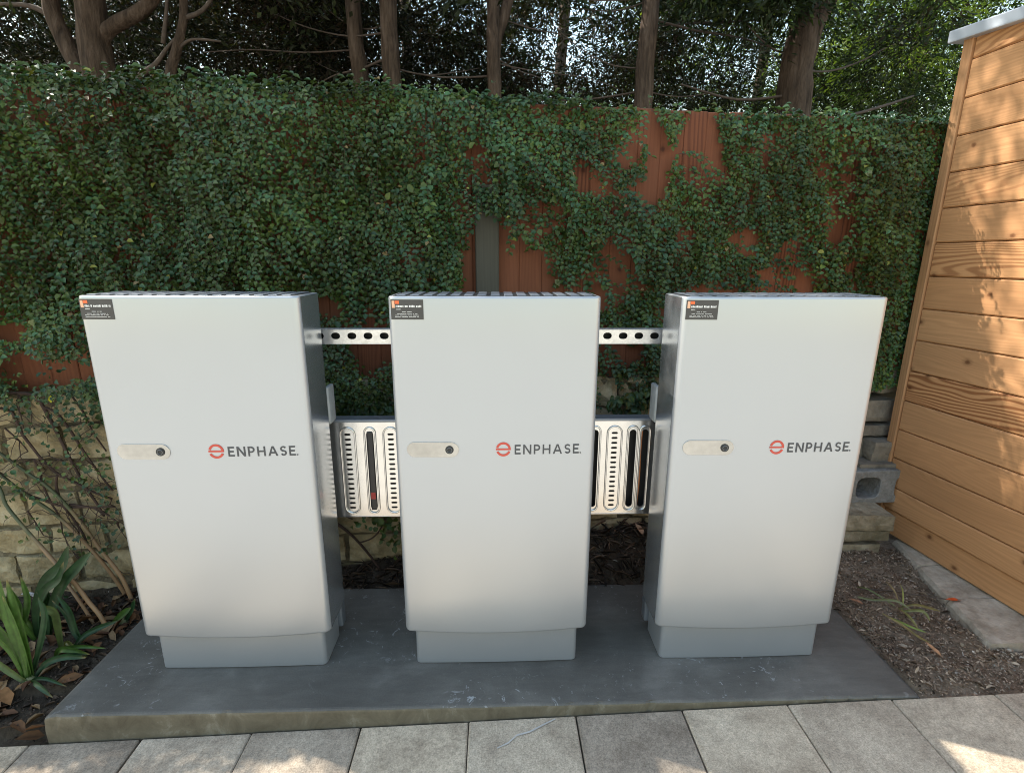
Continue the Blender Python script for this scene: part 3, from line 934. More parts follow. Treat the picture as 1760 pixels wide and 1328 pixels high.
def ivy_leaves():
    P = []; N = []; D = []; L = []; shoots = []
    n_try = 90000
    for _ in range(n_try):
        x = random.uniform(-2.5, 1.84); z = random.uniform(.62, 1.79)
        lo, hi = ivy_low(x), ivy_top(x)
        if z > hi or z < lo-.03: continue
        bb = bare(x, z)
        thin = .10 if x < -.4 else .22
        if .12 < x < 1.5: thin = .37
        m = .5+.5*nz(x, 2, z, 5.5)+.22*nz(x, 4, z, 16)
        if m < thin*.9+bb*.95: continue
        t = ivy_t(x, z)
        dpt = t*(1-random.random()**2*.85)
        y = fence_y(x)-.006-dpt
        P.append((x, y, z))
        N.append((random.gauss(0, .45), -1, random.gauss(.45, .5)))
        D.append((random.gauss(0, .8), -.25, random.gauss(-.55, .6)))
        L.append(random.uniform(.009, .020))
    # shoots that hang out of the mat with paired leaves
    for _ in range(2700):
        x = random.uniform(-2.4, 1.8); z = random.uniform(.8, 1.77)
        if z > ivy_top(x): continue
        if bare(x, z) > .45: continue
        if x > 0.1 and random.random() < .58: continue
        if x < -.4 and random.random() < .1: continue
        t = ivy_t(x, z)
        p = Vector((x, fence_y(x)-t*.8, z))
        d = Vector((random.gauss(0.25, .6), random.uniform(-.9, -.25), random.uniform(-.5, .35))).normalized()
        m = random.randint(9, 22); big = random.uniform(.85, 1.35)
        pts = [p.copy()]
        for j in range(m):
            d = (d+Vector((random.gauss(.02, .08), .09, -.12))).normalized()
            p = p+d*.0125
            if p.y > fence_y(p.x)-.015: p.y = fence_y(p.x)-.015
            pts.append(p.copy())
            if bare(p.x, p.z) > .5: break
            if p.x > 1.68: break
            s = 1 if j % 2 else -1
            side = d.cross(Vector((0, -1, .3))).normalized()*s
            P.append(tuple(p)); N.append((random.gauss(0, .2), -.75, .75+random.gauss(0, .2)))
            D.append(tuple(side*.8+d*.65)); L.append(random.uniform(.012, .020)*big)
        shoots.append(pts)
    # leaves along the very top of the fence and spilling on the wall
    for _ in range(3200):
        x = random.uniform(-2.5, 1.84)
        if x > .30 and random.random() < .45: continue
        if .45 < x < .92 and random.random() < .70: continue
        z = ivy_top(x)+random.gauss(0, .012)
        P.append((x, fence_y(x)-random.uniform(-.05, .09 if x < -.3 else .06), z))
        N.append((random.gauss(0, .5), -.5, 1)); D.append((random.gauss(0, 1), -.6, random.gauss(0, .3)))
        L.append(random.uniform(.016, .03))
    for _ in range(2600):
        x = random.uniform(-1.40, 1.5)
        z = ivy_low(x)-abs(random.gauss(0, .05))
        if nz(x, 3, 0, 4) < -.1: continue
        P.append((x, wall_y(x)-.01-random.random()*.05, z))
        N.append((random.gauss(0, .4), -1, .5)); D.append((random.gauss(0, .7), -.3, -.6))
        L.append(random.uniform(.018, .032))
    return np.array(P), unit(np.array(N)), np.array(D), np.array(L), shoots
P, N, D, L, shoots = ivy_leaves()
C = ivy_col(len(P), P[:, 0], P[:, 2])
W = L*RNG.uniform(.62, .85, len(L))
ivy = empty('climbing_ivy', (0, .6, .76))
tag(ivy, 'dense dark green small-leaved ivy climbing over the board fence', 'ivy')
fol = mobj('foliage', leaves_mesh('foliage', P, N, D, L, W, C, .22, .12), M['ivy'], ivy, (0, -.6, -.76))
tag(fol, kind='stuff')
bm = bmesh.new()
for pts in shoots: tube_bm(pts[::3]+[pts[-1]], .0011, .0006, 3, bm)
mobj('shoot_stems', bm_mesh('shoot_stems', bm), M['vine'], ivy, (0, -.6, -.76))
# the larger single leaves that stand proud of the mat
single = []
for v in range(8):
    n1 = np.array([[0., 0., 1.]]); d1 = np.array([[0., 1., 0.]])
    me = leaves_mesh('leaf', np.zeros((1, 3)), n1, d1, np.array([.029+.003*(v % 3)]), np.array([.021+.002*(v % 2)]),
                     ivy_col(1, [v*1.3], [v*.7]) if v < 6 else np.array([[.10, .14, .03]]) if v == 6 else np.array([[.16, .19, .09]]), .2, .15)
    me.materials.append(M['ivy']); single.append(me)
cnt = 0
while cnt < 240:
    x = random.uniform(-1.75, 1.62); z = random.uniform(.78, 1.74)
    if bare(x, z) > .35: continue
    if z > ivy_top(x)-.02: continue
    o = bpy.data.objects.new('leaf', single[cnt % 8])
    o.location = (x, fence_y(x)-ivy_t(x, z)-.008-.6, z-.76)
    o.rotation_euler = (R(100)+random.gauss(0, .45)-R(25), random.gauss(0, .5), random.choice((0, math.pi))*0+random.gauss(math.pi*1.0, 1.0)*0+random.gauss(0, .5))
    o.rotation_euler.rotate_axis('Z', random.uniform(0, 6.28))
    link(o, ivy); cnt += 1

# ------------------------------------------------------------------ bare vine on the stone wall, left
VINES = [
 ([(-1.694,0.406,0.719),(-1.661,0.409,0.704),(-1.649,0.410,0.646),(-1.643,0.411,0.617),(-1.624,0.413,0.572),(-1.602,0.415,0.526),(-1.559,0.419,0.467),(-1.514,0.424,0.434),(-1.475,0.428,0.401),(-1.405,0.434,0.365)], .0055),
 ([(-1.629,0.412,0.770),(-1.580,0.417,0.761),(-1.561,0.419,0.718),(-1.543,0.421,0.649),(-1.525,0.422,0.578),(-1.508,0.424,0.503),(-1.485,0.427,0.417),(-1.458,0.429,0.348),(-1.444,0.431,0.296)], .0060),
 ([(-1.561,0.419,0.718),(-1.527,0.422,0.699),(-1.500,0.425,0.647),(-1.481,0.427,0.595),(-1.462,0.429,0.542),(-1.440,0.431,0.488),(-1.412,0.434,0.424),(-1.397,0.435,0.396)], .0048),
 ([(-1.629,0.412,0.531),(-1.620,0.413,0.482),(-1.618,0.413,0.425),(-1.606,0.414,0.358),(-1.590,0.416,0.305),(-1.593,0.416,0.237)], .0038),
 ([(-1.565,0.418,0.468),(-1.577,0.417,0.426),(-1.574,0.418,0.356),(-1.556,0.419,0.315),(-1.536,0.421,0.262),(-1.524,0.423,0.220),(-1.516,0.423,0.154)], .0045),
 ([(-1.764,0.399,0.505),(-1.718,0.403,0.445),(-1.680,0.407,0.401),(-1.635,0.412,0.375),(-1.567,0.418,0.343),(-1.486,0.426,0.336),(-1.401,0.435,0.333)], .0050),
 ([(-1.644,0.411,0.728),(-1.636,0.411,0.696),(-1.637,0.411,0.646)], .0025),
 ([(-1.580,0.417,0.540),(-1.548,0.420,0.523),(-1.514,0.424,0.503)], .0022),
 ([(-1.688,0.406,0.332),(-1.674,0.408,0.291),(-1.656,0.409,0.234)], .0028),
 ([(-1.760,0.398,0.765),(-1.683,0.407,0.771),(-1.629,0.412,0.772),(-1.594,0.416,0.767),(-1.563,0.419,0.740)], .0060),
 ([(-1.549,0.420,0.350),(-1.499,0.425,0.339),(-1.455,0.429,0.324),(-1.413,0.434,0.281),(-1.402,0.435,0.248)], .0042),
 ([(-1.593,0.416,0.237),(-1.538,0.421,0.235)], .0016),
 ([(-1.516,0.423,0.154),(-1.472,0.428,0.113),(-1.439,0.431,0.085)], .0030),
 ([(-1.690,0.400,0.650),(-1.655,0.405,0.600),(-1.640,0.410,0.560)], .0030),
 ([(-1.470,0.425,0.770),(-1.440,0.428,0.700),(-1.420,0.43,0.62),(-1.39,0.432,0.55)], .0035),
]
vine = empty('wall_vine', (-1.5, .42, 0))
tag(vine, 'dark bare woody vine with a few leaves spread over the sandstone wall', 'vine')
vl = []
for pts, r in VINES:
    pp = [Vector(p)-Vector((-1.5, .42, 0)) for p in pts]
    mobj('stem', bm_mesh('stem', tube_bm(smooth_path(pp, 4), r, r*.65, 6, wob=.3), True), M['vine'], vine)
    # thin side shoots
    for _ in range(8 if len(pts) > 4 else 3):
        q = Vector(random.choice(pts))-Vector((-1.5, .42, 0))
        d = Vector((random.uniform(-1, 1), random.uniform(-.25, .05), random.uniform(-1, .6))).normalized()
        ps = [q.copy()]
        for j in range(7):
            d = (d+Vector((random.gauss(0, .3), random.gauss(0, .08), random.gauss(-.05, .3)))).normalized(); q = q+d*.020; ps.append(q.copy())
        if random.random() < .6: vl.append(ps[-1])
        mobj('twig', bm_mesh('twig', tube_bm(ps, .0018, .0007, 4), True), M['vine'], vine)
LP = []
for c0, n, s in (((-1.435, .42, .66), 46, .055), ((-1.43, .42, .53), 36, .05), ((-1.47, .42, .47), 14, .035), ((-1.70, .39, .52), 26, .05), ((-1.70, .37, .46), 40, .06), ((-1.64, .39, .40), 30, .05),
                 ((-1.41, .42, .36), 22, .04), ((-1.43, .43, .26), 26, .04), ((-1.45, .42, .75), 60, .07), ((-1.38, .43, .45), 26, .04), ((-1.60, .40, .26), 12, .025), ((-1.62, .41, .80), 40, .08), ((-1.72, .38, .60), 18, .05)):
    for _ in range(int(n*.75)):
        LP.append((c0[0]+random.gauss(0, s), c0[1]-.01-abs(random.gauss(0, .02)), c0[2]+random.gauss(0, s)))
for p in vl:
    for _ in range(3): LP.append((p.x-1.5+random.gauss(0, .012), p.y+.42+random.gauss(-.01, .01), p.z+random.gauss(0, .012)))
LP = np.array(LP); n = len(LP)
Cc = ivy_col(n, LP[:, 0], LP[:, 2])
mobj('foliage', leaves_mesh('foliage', LP-np.array([-1.5, .42, 0]), unit(np.c_[RNG.normal(0, .5, n), -np.ones(n), RNG.normal(.4, .5, n)]), RNG.normal(0, 1, (n, 3))*np.array([1, .4, 1])+np.array([0, -.2, -.5]),
     RNG.uniform(.011, .023, n), RNG.uniform(.008, .017, n), Cc*.8, .22, .12), M['ivy'], vine)
# vine root in the gap between two cabinets
rv = empty('vine_root', (-.6, .51, 0))
tag(rv, 'bare crooked vine stem low on the wall under the perforated panel', 'vine')
for pts, r in (([(-.76,.505,.30),(-.70,.505,.245),(-.645,.508,.225),(-.595,.510,.185),(-.545,.512,.125),(-.50,.51,.06),(-.47,.50,.015)], .0065),
               ([(-.645,.508,.225),(-.60,.50,.25),(-.56,.50,.235)], .003), ([(-.545,.512,.125),(-.49,.505,.15),(-.45,.50,.20),(-.43,.50,.27)], .0035), ([(-.70,.505,.245),(-.69,.5,.17),(-.66,.5,.10)], .003)):
    mobj('stem', bm_mesh('stem', tube_bm(smooth_path([Vector(p)-Vector((-.6, .51, 0)) for p in pts], 4), r, r*.7, 6, wob=.3), True), M['vine'], rv)
n = 150
LP = np.c_[RNG.normal(-.43, .035, n), RNG.uniform(.47, .51, n), RNG.normal(.27, .08, n)]
LP[:30, 0] -= .09; LP[:30, 2] += .06
mobj('foliage', leaves_mesh('foliage', LP-np.array([-.6, .51, 0]), unit(np.c_[RNG.normal(0, .5, n), -np.ones(n), RNG.normal(.4, .5, n)]), RNG.normal(0, 1, (n, 3)),
     RNG.uniform(.018, .032, n), RNG.uniform(.014, .024, n), ivy_col(n, LP[:, 0], LP[:, 2]), .22, .12), M['ivy'], rv)

# ------------------------------------------------------------------ canes and strap-leaved plants, left bed
CANES = [
 ([(-1.794,0.493,0.633),(-1.735,0.483,0.576),(-1.683,0.473,0.519),(-1.643,0.463,0.475),(-1.607,0.453,0.440),(-1.567,0.443,0.382),(-1.518,0.433,0.286),(-1.478,0.423,0.181),(-1.445,0.413,0.126),(-1.402,0.403,0.056),(-1.372,0.393,-0.045)], .0075, 'green cane arching highest across the sandstone wall'),
 ([(-1.752,0.553,0.499),(-1.670,0.533,0.402),(-1.593,0.513,0.319),(-1.525,0.493,0.212),(-1.458,0.473,0.077),(-1.415,0.453,-0.045)], .0068, 'thin green cane rising close behind the arching cane'),
 ([(-1.720,0.340,0.520),(-1.687,0.331,0.453),(-1.670,0.320,0.402),(-1.627,0.308,0.342),(-1.586,0.297,0.291),(-1.542,0.286,0.237),(-1.495,0.275,0.178),(-1.449,0.264,0.130),(-1.408,0.253,0.066),(-1.371,0.242,0.018),(-1.343,0.231,-0.045)], .0072, 'long leaning cane with a tan dry lower half'),
 ([(-1.600,0.374,0.101),(-1.513,0.324,0.039),(-1.424,0.274,-0.045)], .0062, 'short broken tan cane stub in the soil'),
]
shift = [(0, -.115), (0, -.165), (0, 0), (0, 0)]
for (pts, r, lab), sh in zip(CANES, shift):
    o = mobj('garden_cane', bm_mesh('garden_cane', tube_bm(smooth_path([(p[0]+sh[0], min(p[1]+0*sh[1], .395+.1*(p[0]+1.7)), p[2]) for p in pts], 4), r*.72, r, 8, wob=.25), True), M['cane'])
    tag(o, lab, 'cane')

def strap(pts, w, col, parent, base):
    """Strap leaf: a folded ribbon, three rails wide, tapering to a tip."""
    P = smooth_path(pts, 6); n = len(P); vv = []; cc = []
    brown = 1.0 if random.random() < .55 else .2
    for i, p in enumerate(P):
        t = (P[min(i+1, n-1)]-P[max(i-1, 0)]).normalized()
        view = Vector((0.0, -1.0, .35))
        s = t.cross(view)
        if s.length < .05: s = Vector((1, 0, 0))
        s.normalize(); nn = s.cross(t)
        u = i/(n-1)
        ww = w*(.62+.38*min(1, u*3))*(1-max(0, (u-.62)/.38)**2.0*.96)
        fold = .22*ww
        tip = max(0, (u-.88)/.12)*brown
        for k, off, sh in ((-1, 1, .85), (-.5, .45, 1.12), (0, 0, .88), (.5, .45, 1.10), (1, 1, .85)):
            q = p+s*(k*ww*.5)+nn*(fold*off)-base
            m = sh*(.9+.35*nz(q.x+k, q.y, q.z, 30))*(.75+.25*min(1, u*4))
            vv.append(q); cc.append(tuple(c*m*(1-tip)+d*tip for c, d in zip(col, (.28, .20, .09))))
    f = []
    for i in range(n-1):
        for k in range(4): f.append((i*5+k, i*5+k+1, i*5+k+6, i*5+k+5))
    me = raw_mesh('leaf', np.array([tuple(v) for v in vv]), np.array(f), np.array(cc), True)
    return mobj('leaf', me, M['strap'], parent)
G1, G2, G3 = (.075, .150, .028), (.030, .075, .030), (.10, .14, .045)
PLANTS = [
 ((-1.437, .028, -.05), 'bright green strap-leaved clump with upright leaves at the pad corner', [
  ([(-1.437,0.028,-0.045),(-1.450,0.041,0.050),(-1.475,0.054,0.164),(-1.487,0.068,0.315)], .034, G1),
  ([(-1.430,0.032,-0.045),(-1.436,0.045,0.067),(-1.450,0.059,0.181),(-1.470,0.072,0.282)], .034, G1),
  ([(-1.429,0.018,-0.045),(-1.476,0.022,-0.004),(-1.523,0.030,0.031),(-1.575,0.04,0.065)], .026, G3),
  ([(-1.425,0.034,-0.045),(-1.40,0.054,-0.005),(-1.35,0.064,0.010),(-1.29,0.07,.0)], .024, G2),
  ([(-1.445,0.03,-0.045),(-1.49,0.05,0.09),(-1.56,0.06,0.18),(-1.62,0.06,0.23)], .03, G1),
  ([(-1.42,0.02,-0.045),(-1.395,0.0,-.02),(-1.36,-0.02,-.015),(-1.31,-.04,-.04)], .022, G2),
  ([(-1.44,0.04,-0.045),(-1.41,0.07,0.07),(-1.40,0.09,0.15),(-1.42,0.10,0.20)], .026, G2)]),
 ((-1.55, .212, -.05), 'dark green broad strap-leaved clump against the sandstone wall', [
  ([(-1.558,0.212,-0.045),(-1.550,0.222,0.056),(-1.509,0.232,0.161),(-1.456,0.242,0.215),(-1.432,0.252,0.285)], .055, G2),
  ([(-1.542,0.211,-0.045),(-1.501,0.221,0.067),(-1.452,0.231,0.160),(-1.398,0.241,0.219),(-1.360,0.251,0.262)], .045, G2),
  ([(-1.580,0.226,-0.045),(-1.627,0.240,0.020),(-1.689,0.253,0.058),(-1.760,0.266,0.06)], .04, G1),
  ([(-1.528,0.211,-0.045),(-1.520,0.224,0.030),(-1.525,0.238,0.112),(-1.545,0.251,0.165)], .03, G2),
  ([(-1.615,0.200,-0.045),(-1.590,0.210,0.035),(-1.583,0.230,0.10),(-1.60,.24,.18)], .03, G1),
  ([(-1.56,0.20,-0.045),(-1.59,0.19,0.05),(-1.65,0.18,0.10),(-1.72,0.17,0.10)], .032, G1),
  ([(-1.60,0.19,-0.045),(-1.61,0.18,0.09),(-1.63,0.18,0.18),(-1.66,0.18,0.24)], .04, (.09, .16, .03))]),
 ((-1.40, .162, -.05), 'small strap-leaved plant with bent leaves beside the pad edge', [
  ([(-1.447,0.163,-0.045),(-1.445,0.166,0.022),(-1.446,0.170,0.085),(-1.470,0.168,0.105),(-1.49,.16,.085)], .034, G3),
  ([(-1.364,0.161,-0.045),(-1.397,0.174,0.005),(-1.418,0.188,0.080),(-1.460,0.201,0.135)], .026, G2),
  ([(-1.432,0.117,-0.045),(-1.40,0.105,-.0),(-1.36,0.10,.005),(-1.30,0.095,-.01)], .024, G1),
  ([(-1.40,0.15,-0.045),(-1.37,0.16,0.0),(-1.33,0.18,0.02),(-1.28,.20,.03)], .022, G2),
  ([(-1.42,0.15,-0.045),(-1.40,0.14,0.0),(-1.36,0.12,-.02),(-1.32,.11,-.035)], .018, (.16, .17, .05))]),
 ((-1.335, .28, -.05), 'short green shoot with two leaves behind the pad edge', [
  ([(-1.362,0.264,-0.045),(-1.325,0.274,-0.005),(-1.296,0.284,0.018)], .028, G1),
  ([(-1.33,0.28,-0.045),(-1.30,0.29,0.0),(-1.28,0.29,0.05)], .02, G2)]),
]
for loc, lab, lv in PLANTS:
    r = empty('strap_leaf_plant', loc)
    tag(r, lab, 'plant')
    for pts, w, c in lv:
        strap(pts, w*.80, c, r, Vector(loc))
        if len(lv) > 4 and random.random() < .75:
            g = [random.gauss(0, .03) for _ in range(3)]
            strap([(p[0]+g[0]*i/len(pts), p[1]+g[1]*i/len(pts)-.004, max(-.045, p[2]*(.82+g[2]))) for i, p in enumerate(pts)], w*.5, c, r, Vector(loc))
    bm = bmesh.new()
    bmesh.ops.create_icosphere(bm, subdivisions=2, radius=.02)
    bmesh.ops.scale(bm, verts=bm.verts, vec=(1.0, .8, .8))
    mobj('crown_base', bm_mesh('crown_base', bm, True), plain('leaf_base', (.20, .20, .09), .7), r, (0, .004, .008))

# single fallen leaves and bits one can point at
def fallen(name, label, cat, loc, rot, l, w, c, grp=None):
    me = leaves_mesh(name, np.array([[0, -l/2, 0]]), np.array([[0, 0, 1.]]), np.array([[0, 1., 0]]), np.array([l]), np.array([w]), np.array([c]), .25, -.08)
    o = mobj(name, me, M['litter'], None, loc, rot)
    return tag(o, label, cat, grp)
fallen('fallen_leaf', 'curled bright orange dead leaf beside the pale kerb', 'leaf', (1.672, .248, .016), (.1, .15, R(100)), .075, .022, (.62, .10, .025))
fallen('fallen_leaf', 'tan dry leaf on the mulch below the panel with the orange cable', 'leaf', (.60, .60, .118), (.5, .2, .6), .06, .034, (.40, .26, .17))
fallen('fallen_leaf', 'brown dry leaf beside the right edge of the concrete pad', 'leaf', (1.315, .255, .012), (.15, .1, 1.2), .05, .02, (.28, .15, .09))
fallen('fallen_leaf', 'pale curled leaf on the soil between pad and shed near the paving', 'leaf', (1.40, .02, .012), (.2, .1, .3), .055, .018, (.40, .22, .12))
fallen('fallen_leaf', 'long brown leaf at the foot of the bright strap-leaved clump', 'leaf', (-1.47, -.02, -.05), (.15, .1, 1.0), .10, .034, (.24, .12, .05))
fallen('fallen_leaf', 'small yellow leaf caught on the vine at the top of the sandstone wall', 'leaf', (-1.518, .408, .752), (1.2, .2, .5), .03, .017, (.50, .48, .05))
b = bmesh.new()
tube_bm(smooth_path([(1.20, .30, .006), (1.30, .295, .010), (1.45, .27, .012), (1.60, .255, .013)], 4), .0022, .0015, 5, b)
# white plastic plant tag
b2 = bmesh.new()
prof = [(0, 0), (.02, .006), (.045, .004), (.058, -.008), (.060, -.026)]
pv = None
for x, z in prof:
    a1 = b2.verts.new((x, -.006, z)); a2 = b2.verts.new((x, .006, z))
    if pv: b2.faces.new((pv[0], a1, a2, pv[1]))
    pv = (a1, a2)
bmesh.ops.solidify(b2, geom=b2.faces[:], thickness=.0012)
tg = mobj('plant_tag', bm_mesh('plant_tag', b2), M['white'], None, (-1.735, .36, .028), (.2, 0, -.2))
tag(tg, 'curled white plastic plant tag in the soil by the sandstone wall', 'plant tag')
b.free()
b = bmesh.new()
tube_bm(smooth_path([(1.38, .330, .010), (1.48, .315, .014), (1.57, .29, .012), (1.66, .262, .012)], 4), .0030, .0018, 5, b)
tag(mobj('dry_stick', bm_mesh('dry_stick', b, True), M['twig']), 'thin dry stick lying on the soil near the pale kerb', 'stick')

# pulled weed on the right bed
wd = empty('pulled_weed', (1.43, .22, 0))
tag(wd, 'wilted pale green weed lying on the soil between the pad and the shed', 'weed')
WC = (.25, .27, .11)
for pts, w in (([(1.30,.30,.015),(1.36,.27,.028),(1.42,.22,.03),(1.46,.17,.022)], .016), ([(1.43,.20,.02),(1.46,.27,.05),(1.47,.33,.055),(1.50,.38,.03)], .018), ([(1.44,.20,.02),(1.49,.25,.05),(1.50,.30,.075)], .012),
               ([(1.43,.21,.02),(1.50,.20,.03),(1.56,.19,.025),(1.62,.18,.012)], .016), ([(1.43,.20,.02),(1.42,.14,.02),(1.43,.08,.012)], .022), ([(1.42,.21,.03),(1.38,.33,.03),(1.37,.39,.02)], .010),
               ([(1.34,.17,.012),(1.37,.10,.02),(1.39,.03,.012),(1.40,-.02,.01)], .014), ([(1.36,.15,.012),(1.40,.09,.018),(1.44,.05,.012)], .012), ([(1.45,.19,.02),(1.50,.16,.03),(1.52,.12,.02)], .02)):
    strap([(p[0]*.75+1.43*.25+random.gauss(0, .006), p[1]*.75+.22*.25, max(.008, p[2]+random.gauss(0, .006))) for p in pts], w*.55, tuple(c*random.uniform(.7, 1.2) for c in WC), wd, Vector((1.43, .22, 0)))

# ------------------------------------------------------------------ steps, stacked stones and block by the shed
st = empty('stone_step', (1.5, .62, 0))
tag(st, 'low stack of flat grey-brown stone slabs beside the corner of the shed', 'stone step')
for i, (x0, x1, y0, y1, z0, z1) in enumerate(((1.05, 1.672, .565, .86, .118, .190), (1.05, 1.668, .572, .86, .064, .115), (1.10, 1.650, .585, .86, -.02, .040))):
    me = stone_mesh(x1-x0, y1-y0, z1-z0, 900+i, .0045, 4, .12)
    mobj('slab', me, M['stepstone'], st, ((x0+x1)/2-1.5, (y0+y1)/2-.62, (z0+z1)/2), (0, 0, .03*(i-1)))
stk = empty('stacked_stones', (1.7, .80, .3))
tag(stk, 'dark mossy stacked stones in the corner between cabinet and shed', 'stone stack')
for i, (xc, zc, w, h, yo) in enumerate(((1.60, .705, .17, .12, .03), (1.77, .70, .15, .115, .03), (1.58, .575, .14, .12, .02), (1.73, .565, .16, .11, .02), (1.66, .475, .34, .055, .01), (1.79, .395, .26, .10, -.05), (1.60, .38, .16, .13, .01))):
    me = stone_mesh(w-.006, .16, h-.004, 950+i, .007, 4, .12)
    mobj('stone', me, M['slabstone'], stk, (xc-1.7, wall_y(xc)+.105+yo-.80, zc-.3), (0, 0, wrot))
bb = shape2d('block_shell', [rect(-.16, .16, 0, .145), [(-.082+.060*math.copysign(abs(math.cos(a))**.55, math.cos(a)), .070+.052*math.copysign(abs(math.sin(a))**.55, math.sin(a))) for a in [2*math.pi*k/24 for k in range(24)]], [(.090+.050*math.copysign(abs(math.cos(a))**.55, math.cos(a)), .070+.052*math.copysign(abs(math.sin(a))**.55, math.sin(a))) for a in [2*math.pi*k/24 for k in range(24)]]], .12, .004)
bl = mobj('concrete_block', bb, M['breeze'], None, (1.705, .815, .185), (0, 0, .06))
tag(bl, 'grey hollow concrete block standing on the stone step', 'concrete block')
bk2 = box('mossy_stone', (1.60, 1.86, .72, .86, .335, .352), M['slabstone'])
tag(bk2, 'thin flat mossy stone capping the hollow concrete block', 'stone')

# concrete kerb strip under the shed and gravel at its end
kb = empty('concrete_kerb', (1.75, .3, 0))
tag(kb, 'cracked pale concrete kerb strip along the foot of the shed', 'kerb')
def kerb_piece(y0, y1, seed):
    b = bmesh.new()
    f = lambda y: 1.772-.105*(y)
    x_in = lambda y: 1.606+.262*(y-.056)
    q = [(x_in(y0), y0), (2.0, y0), (2.0, y1), (x_in(y1), y1)]
    n = 8; top = []; bot = []
    for k in range(n+1):
        y = y0+(y1-y0)*k/n
        xi = x_in(y)+.006*nz(y, seed, 0, 25)
        top.append((b.verts.new((xi, y, .0)), b.verts.new((xi+.010, y, .014+.002*nz(y, seed, 2, 18))), b.verts.new((xi+.045, y, .017+.002*nz(y, seed, 4, 18))), b.verts.new((2.0, y, .020)), b.verts.new((xi-.004, y, -.05))))
    for A, B in zip(top, top[1:]):
        for i, j in ((4, 0), (0, 1), (1, 2), (2, 3)): b.faces.new((A[i], A[j], B[j], B[i]))
    for T in (top[0], top[-1]):
        try: b.faces.new((T[4], T[0], T[1], T[2], T[3]))
        except ValueError: pass
    bmesh.ops.recalc_face_normals(b, faces=b.faces[:])
    return bm_mesh('kerb_piece', b)
for y0, y1, s in ((.035, .255, 1), (.260, .465, 2), (.470, .66, 3)):
    mobj('kerb_piece', kerb_piece(y0, y1, s), M['kerb'], kb, (-1.75, -.3, random.uniform(-.002, .002)))
n = 1500
gx = RNG.uniform(1.40, 1.95, n); gy = RNG.uniform(-.14, .06, n)
keep = gx+RNG.normal(0, .07, n) > 1.66-.35*(gy+.14); gx, gy = gx[keep], gy[keep]; n = len(gx)
gz = np.array([soil_h(a, c) for a, c in zip(gx, gy)])+RNG.uniform(.001, .006, n)
gn = unit(RNG.normal(0, .35, (n, 3))+np.array([0, 0, 1.]))
gl = RNG.uniform(.004, .015, n)
gc = np.array([(.36, .29, .21), (.46, .40, .32), (.27, .20, .14), (.52, .47, .40)])[RNG.integers(0, 4, n)]*RNG.uniform(.6, 1.1, (n, 1))
gr = mobj('gravel', leaves_mesh('gravel', np.c_[gx, gy, gz], gn, RNG.normal(0, 1, (n, 3)), gl, gl*RNG.uniform(.5, .95, n), gc, .2, .1), M['litter'])
tag(gr, 'pale sandy chips and gravel spilled beside the paving in front of the kerb', 'gravel', kind='stuff')

# ------------------------------------------------------------------ cedar shed
ang = math.atan2(-.995, .0995)
shed = empty('cedar_shed', (1.757, .780, 0), ang)
tag(shed, 'new cedar garden shed with horizontal boards and a zinc roof edge', 'shed')
LEN = 1.12
zt = 1.944
edges = [zt-.1307*k for k in range(14)]        # joints
def board(z0, z1, y, bev=.0048):
    o = mobj('board', bm_mesh('board', box_bm(0, LEN, 0, .018, 0, z1-z0-.0030, bevel=bev)), M['cedar'], shed, (.034, y, z0+.0008))
    return o
board(zt, 2.03, .002)
for a, c in zip(edges, edges[1:]): board(c, a, random.uniform(-.0006, .0006))
board(.140, edges[-1], 0.0)
board(.022, .138, .013)
mobj('corner_post', bm_mesh('corner_post', box_bm(0, 1.93, -.019, .019, 0, .04, bevel=.003)), M['cedar_trim'], shed).matrix_local = Matrix(((0, 1, 0, .0145), (0, 0, 1, -.007), (1, 0, 0, .105), (0, 0, 0, 1)))
box('inner_wall', (0, LEN+.03, .0195, .05, .03, 2.0), M['cedar_trim'], shed)
box('back_wall', (-.003, .016, .052, 1.5, .03, 2.0), M['cedar_trim'], shed)
box('front_wall', (LEN+.04, LEN+.06, .0, 1.5, .03, 1.9), M['cedar_trim'], shed)
rb = bmesh.new()
box_bm(-.050, LEN+.12, -.030, 1.55, 2.022, 2.064, bevel=.005, seg=2, bm=rb)
for v in rb.verts: v.co.z -= .115*(v.co.x+.05)*.75
rf = mobj('roof', bm_mesh('roof', rb), M['roof'], shed)

# ------------------------------------------------------------------ trees behind the fence
def in_view_front(p):
    """Keep the band in front of the trunks (as far as the garden sees it) free of boughs."""
    return p[2] < 1.32+.43*(p[1]+1.31) and p[1] < 2.55

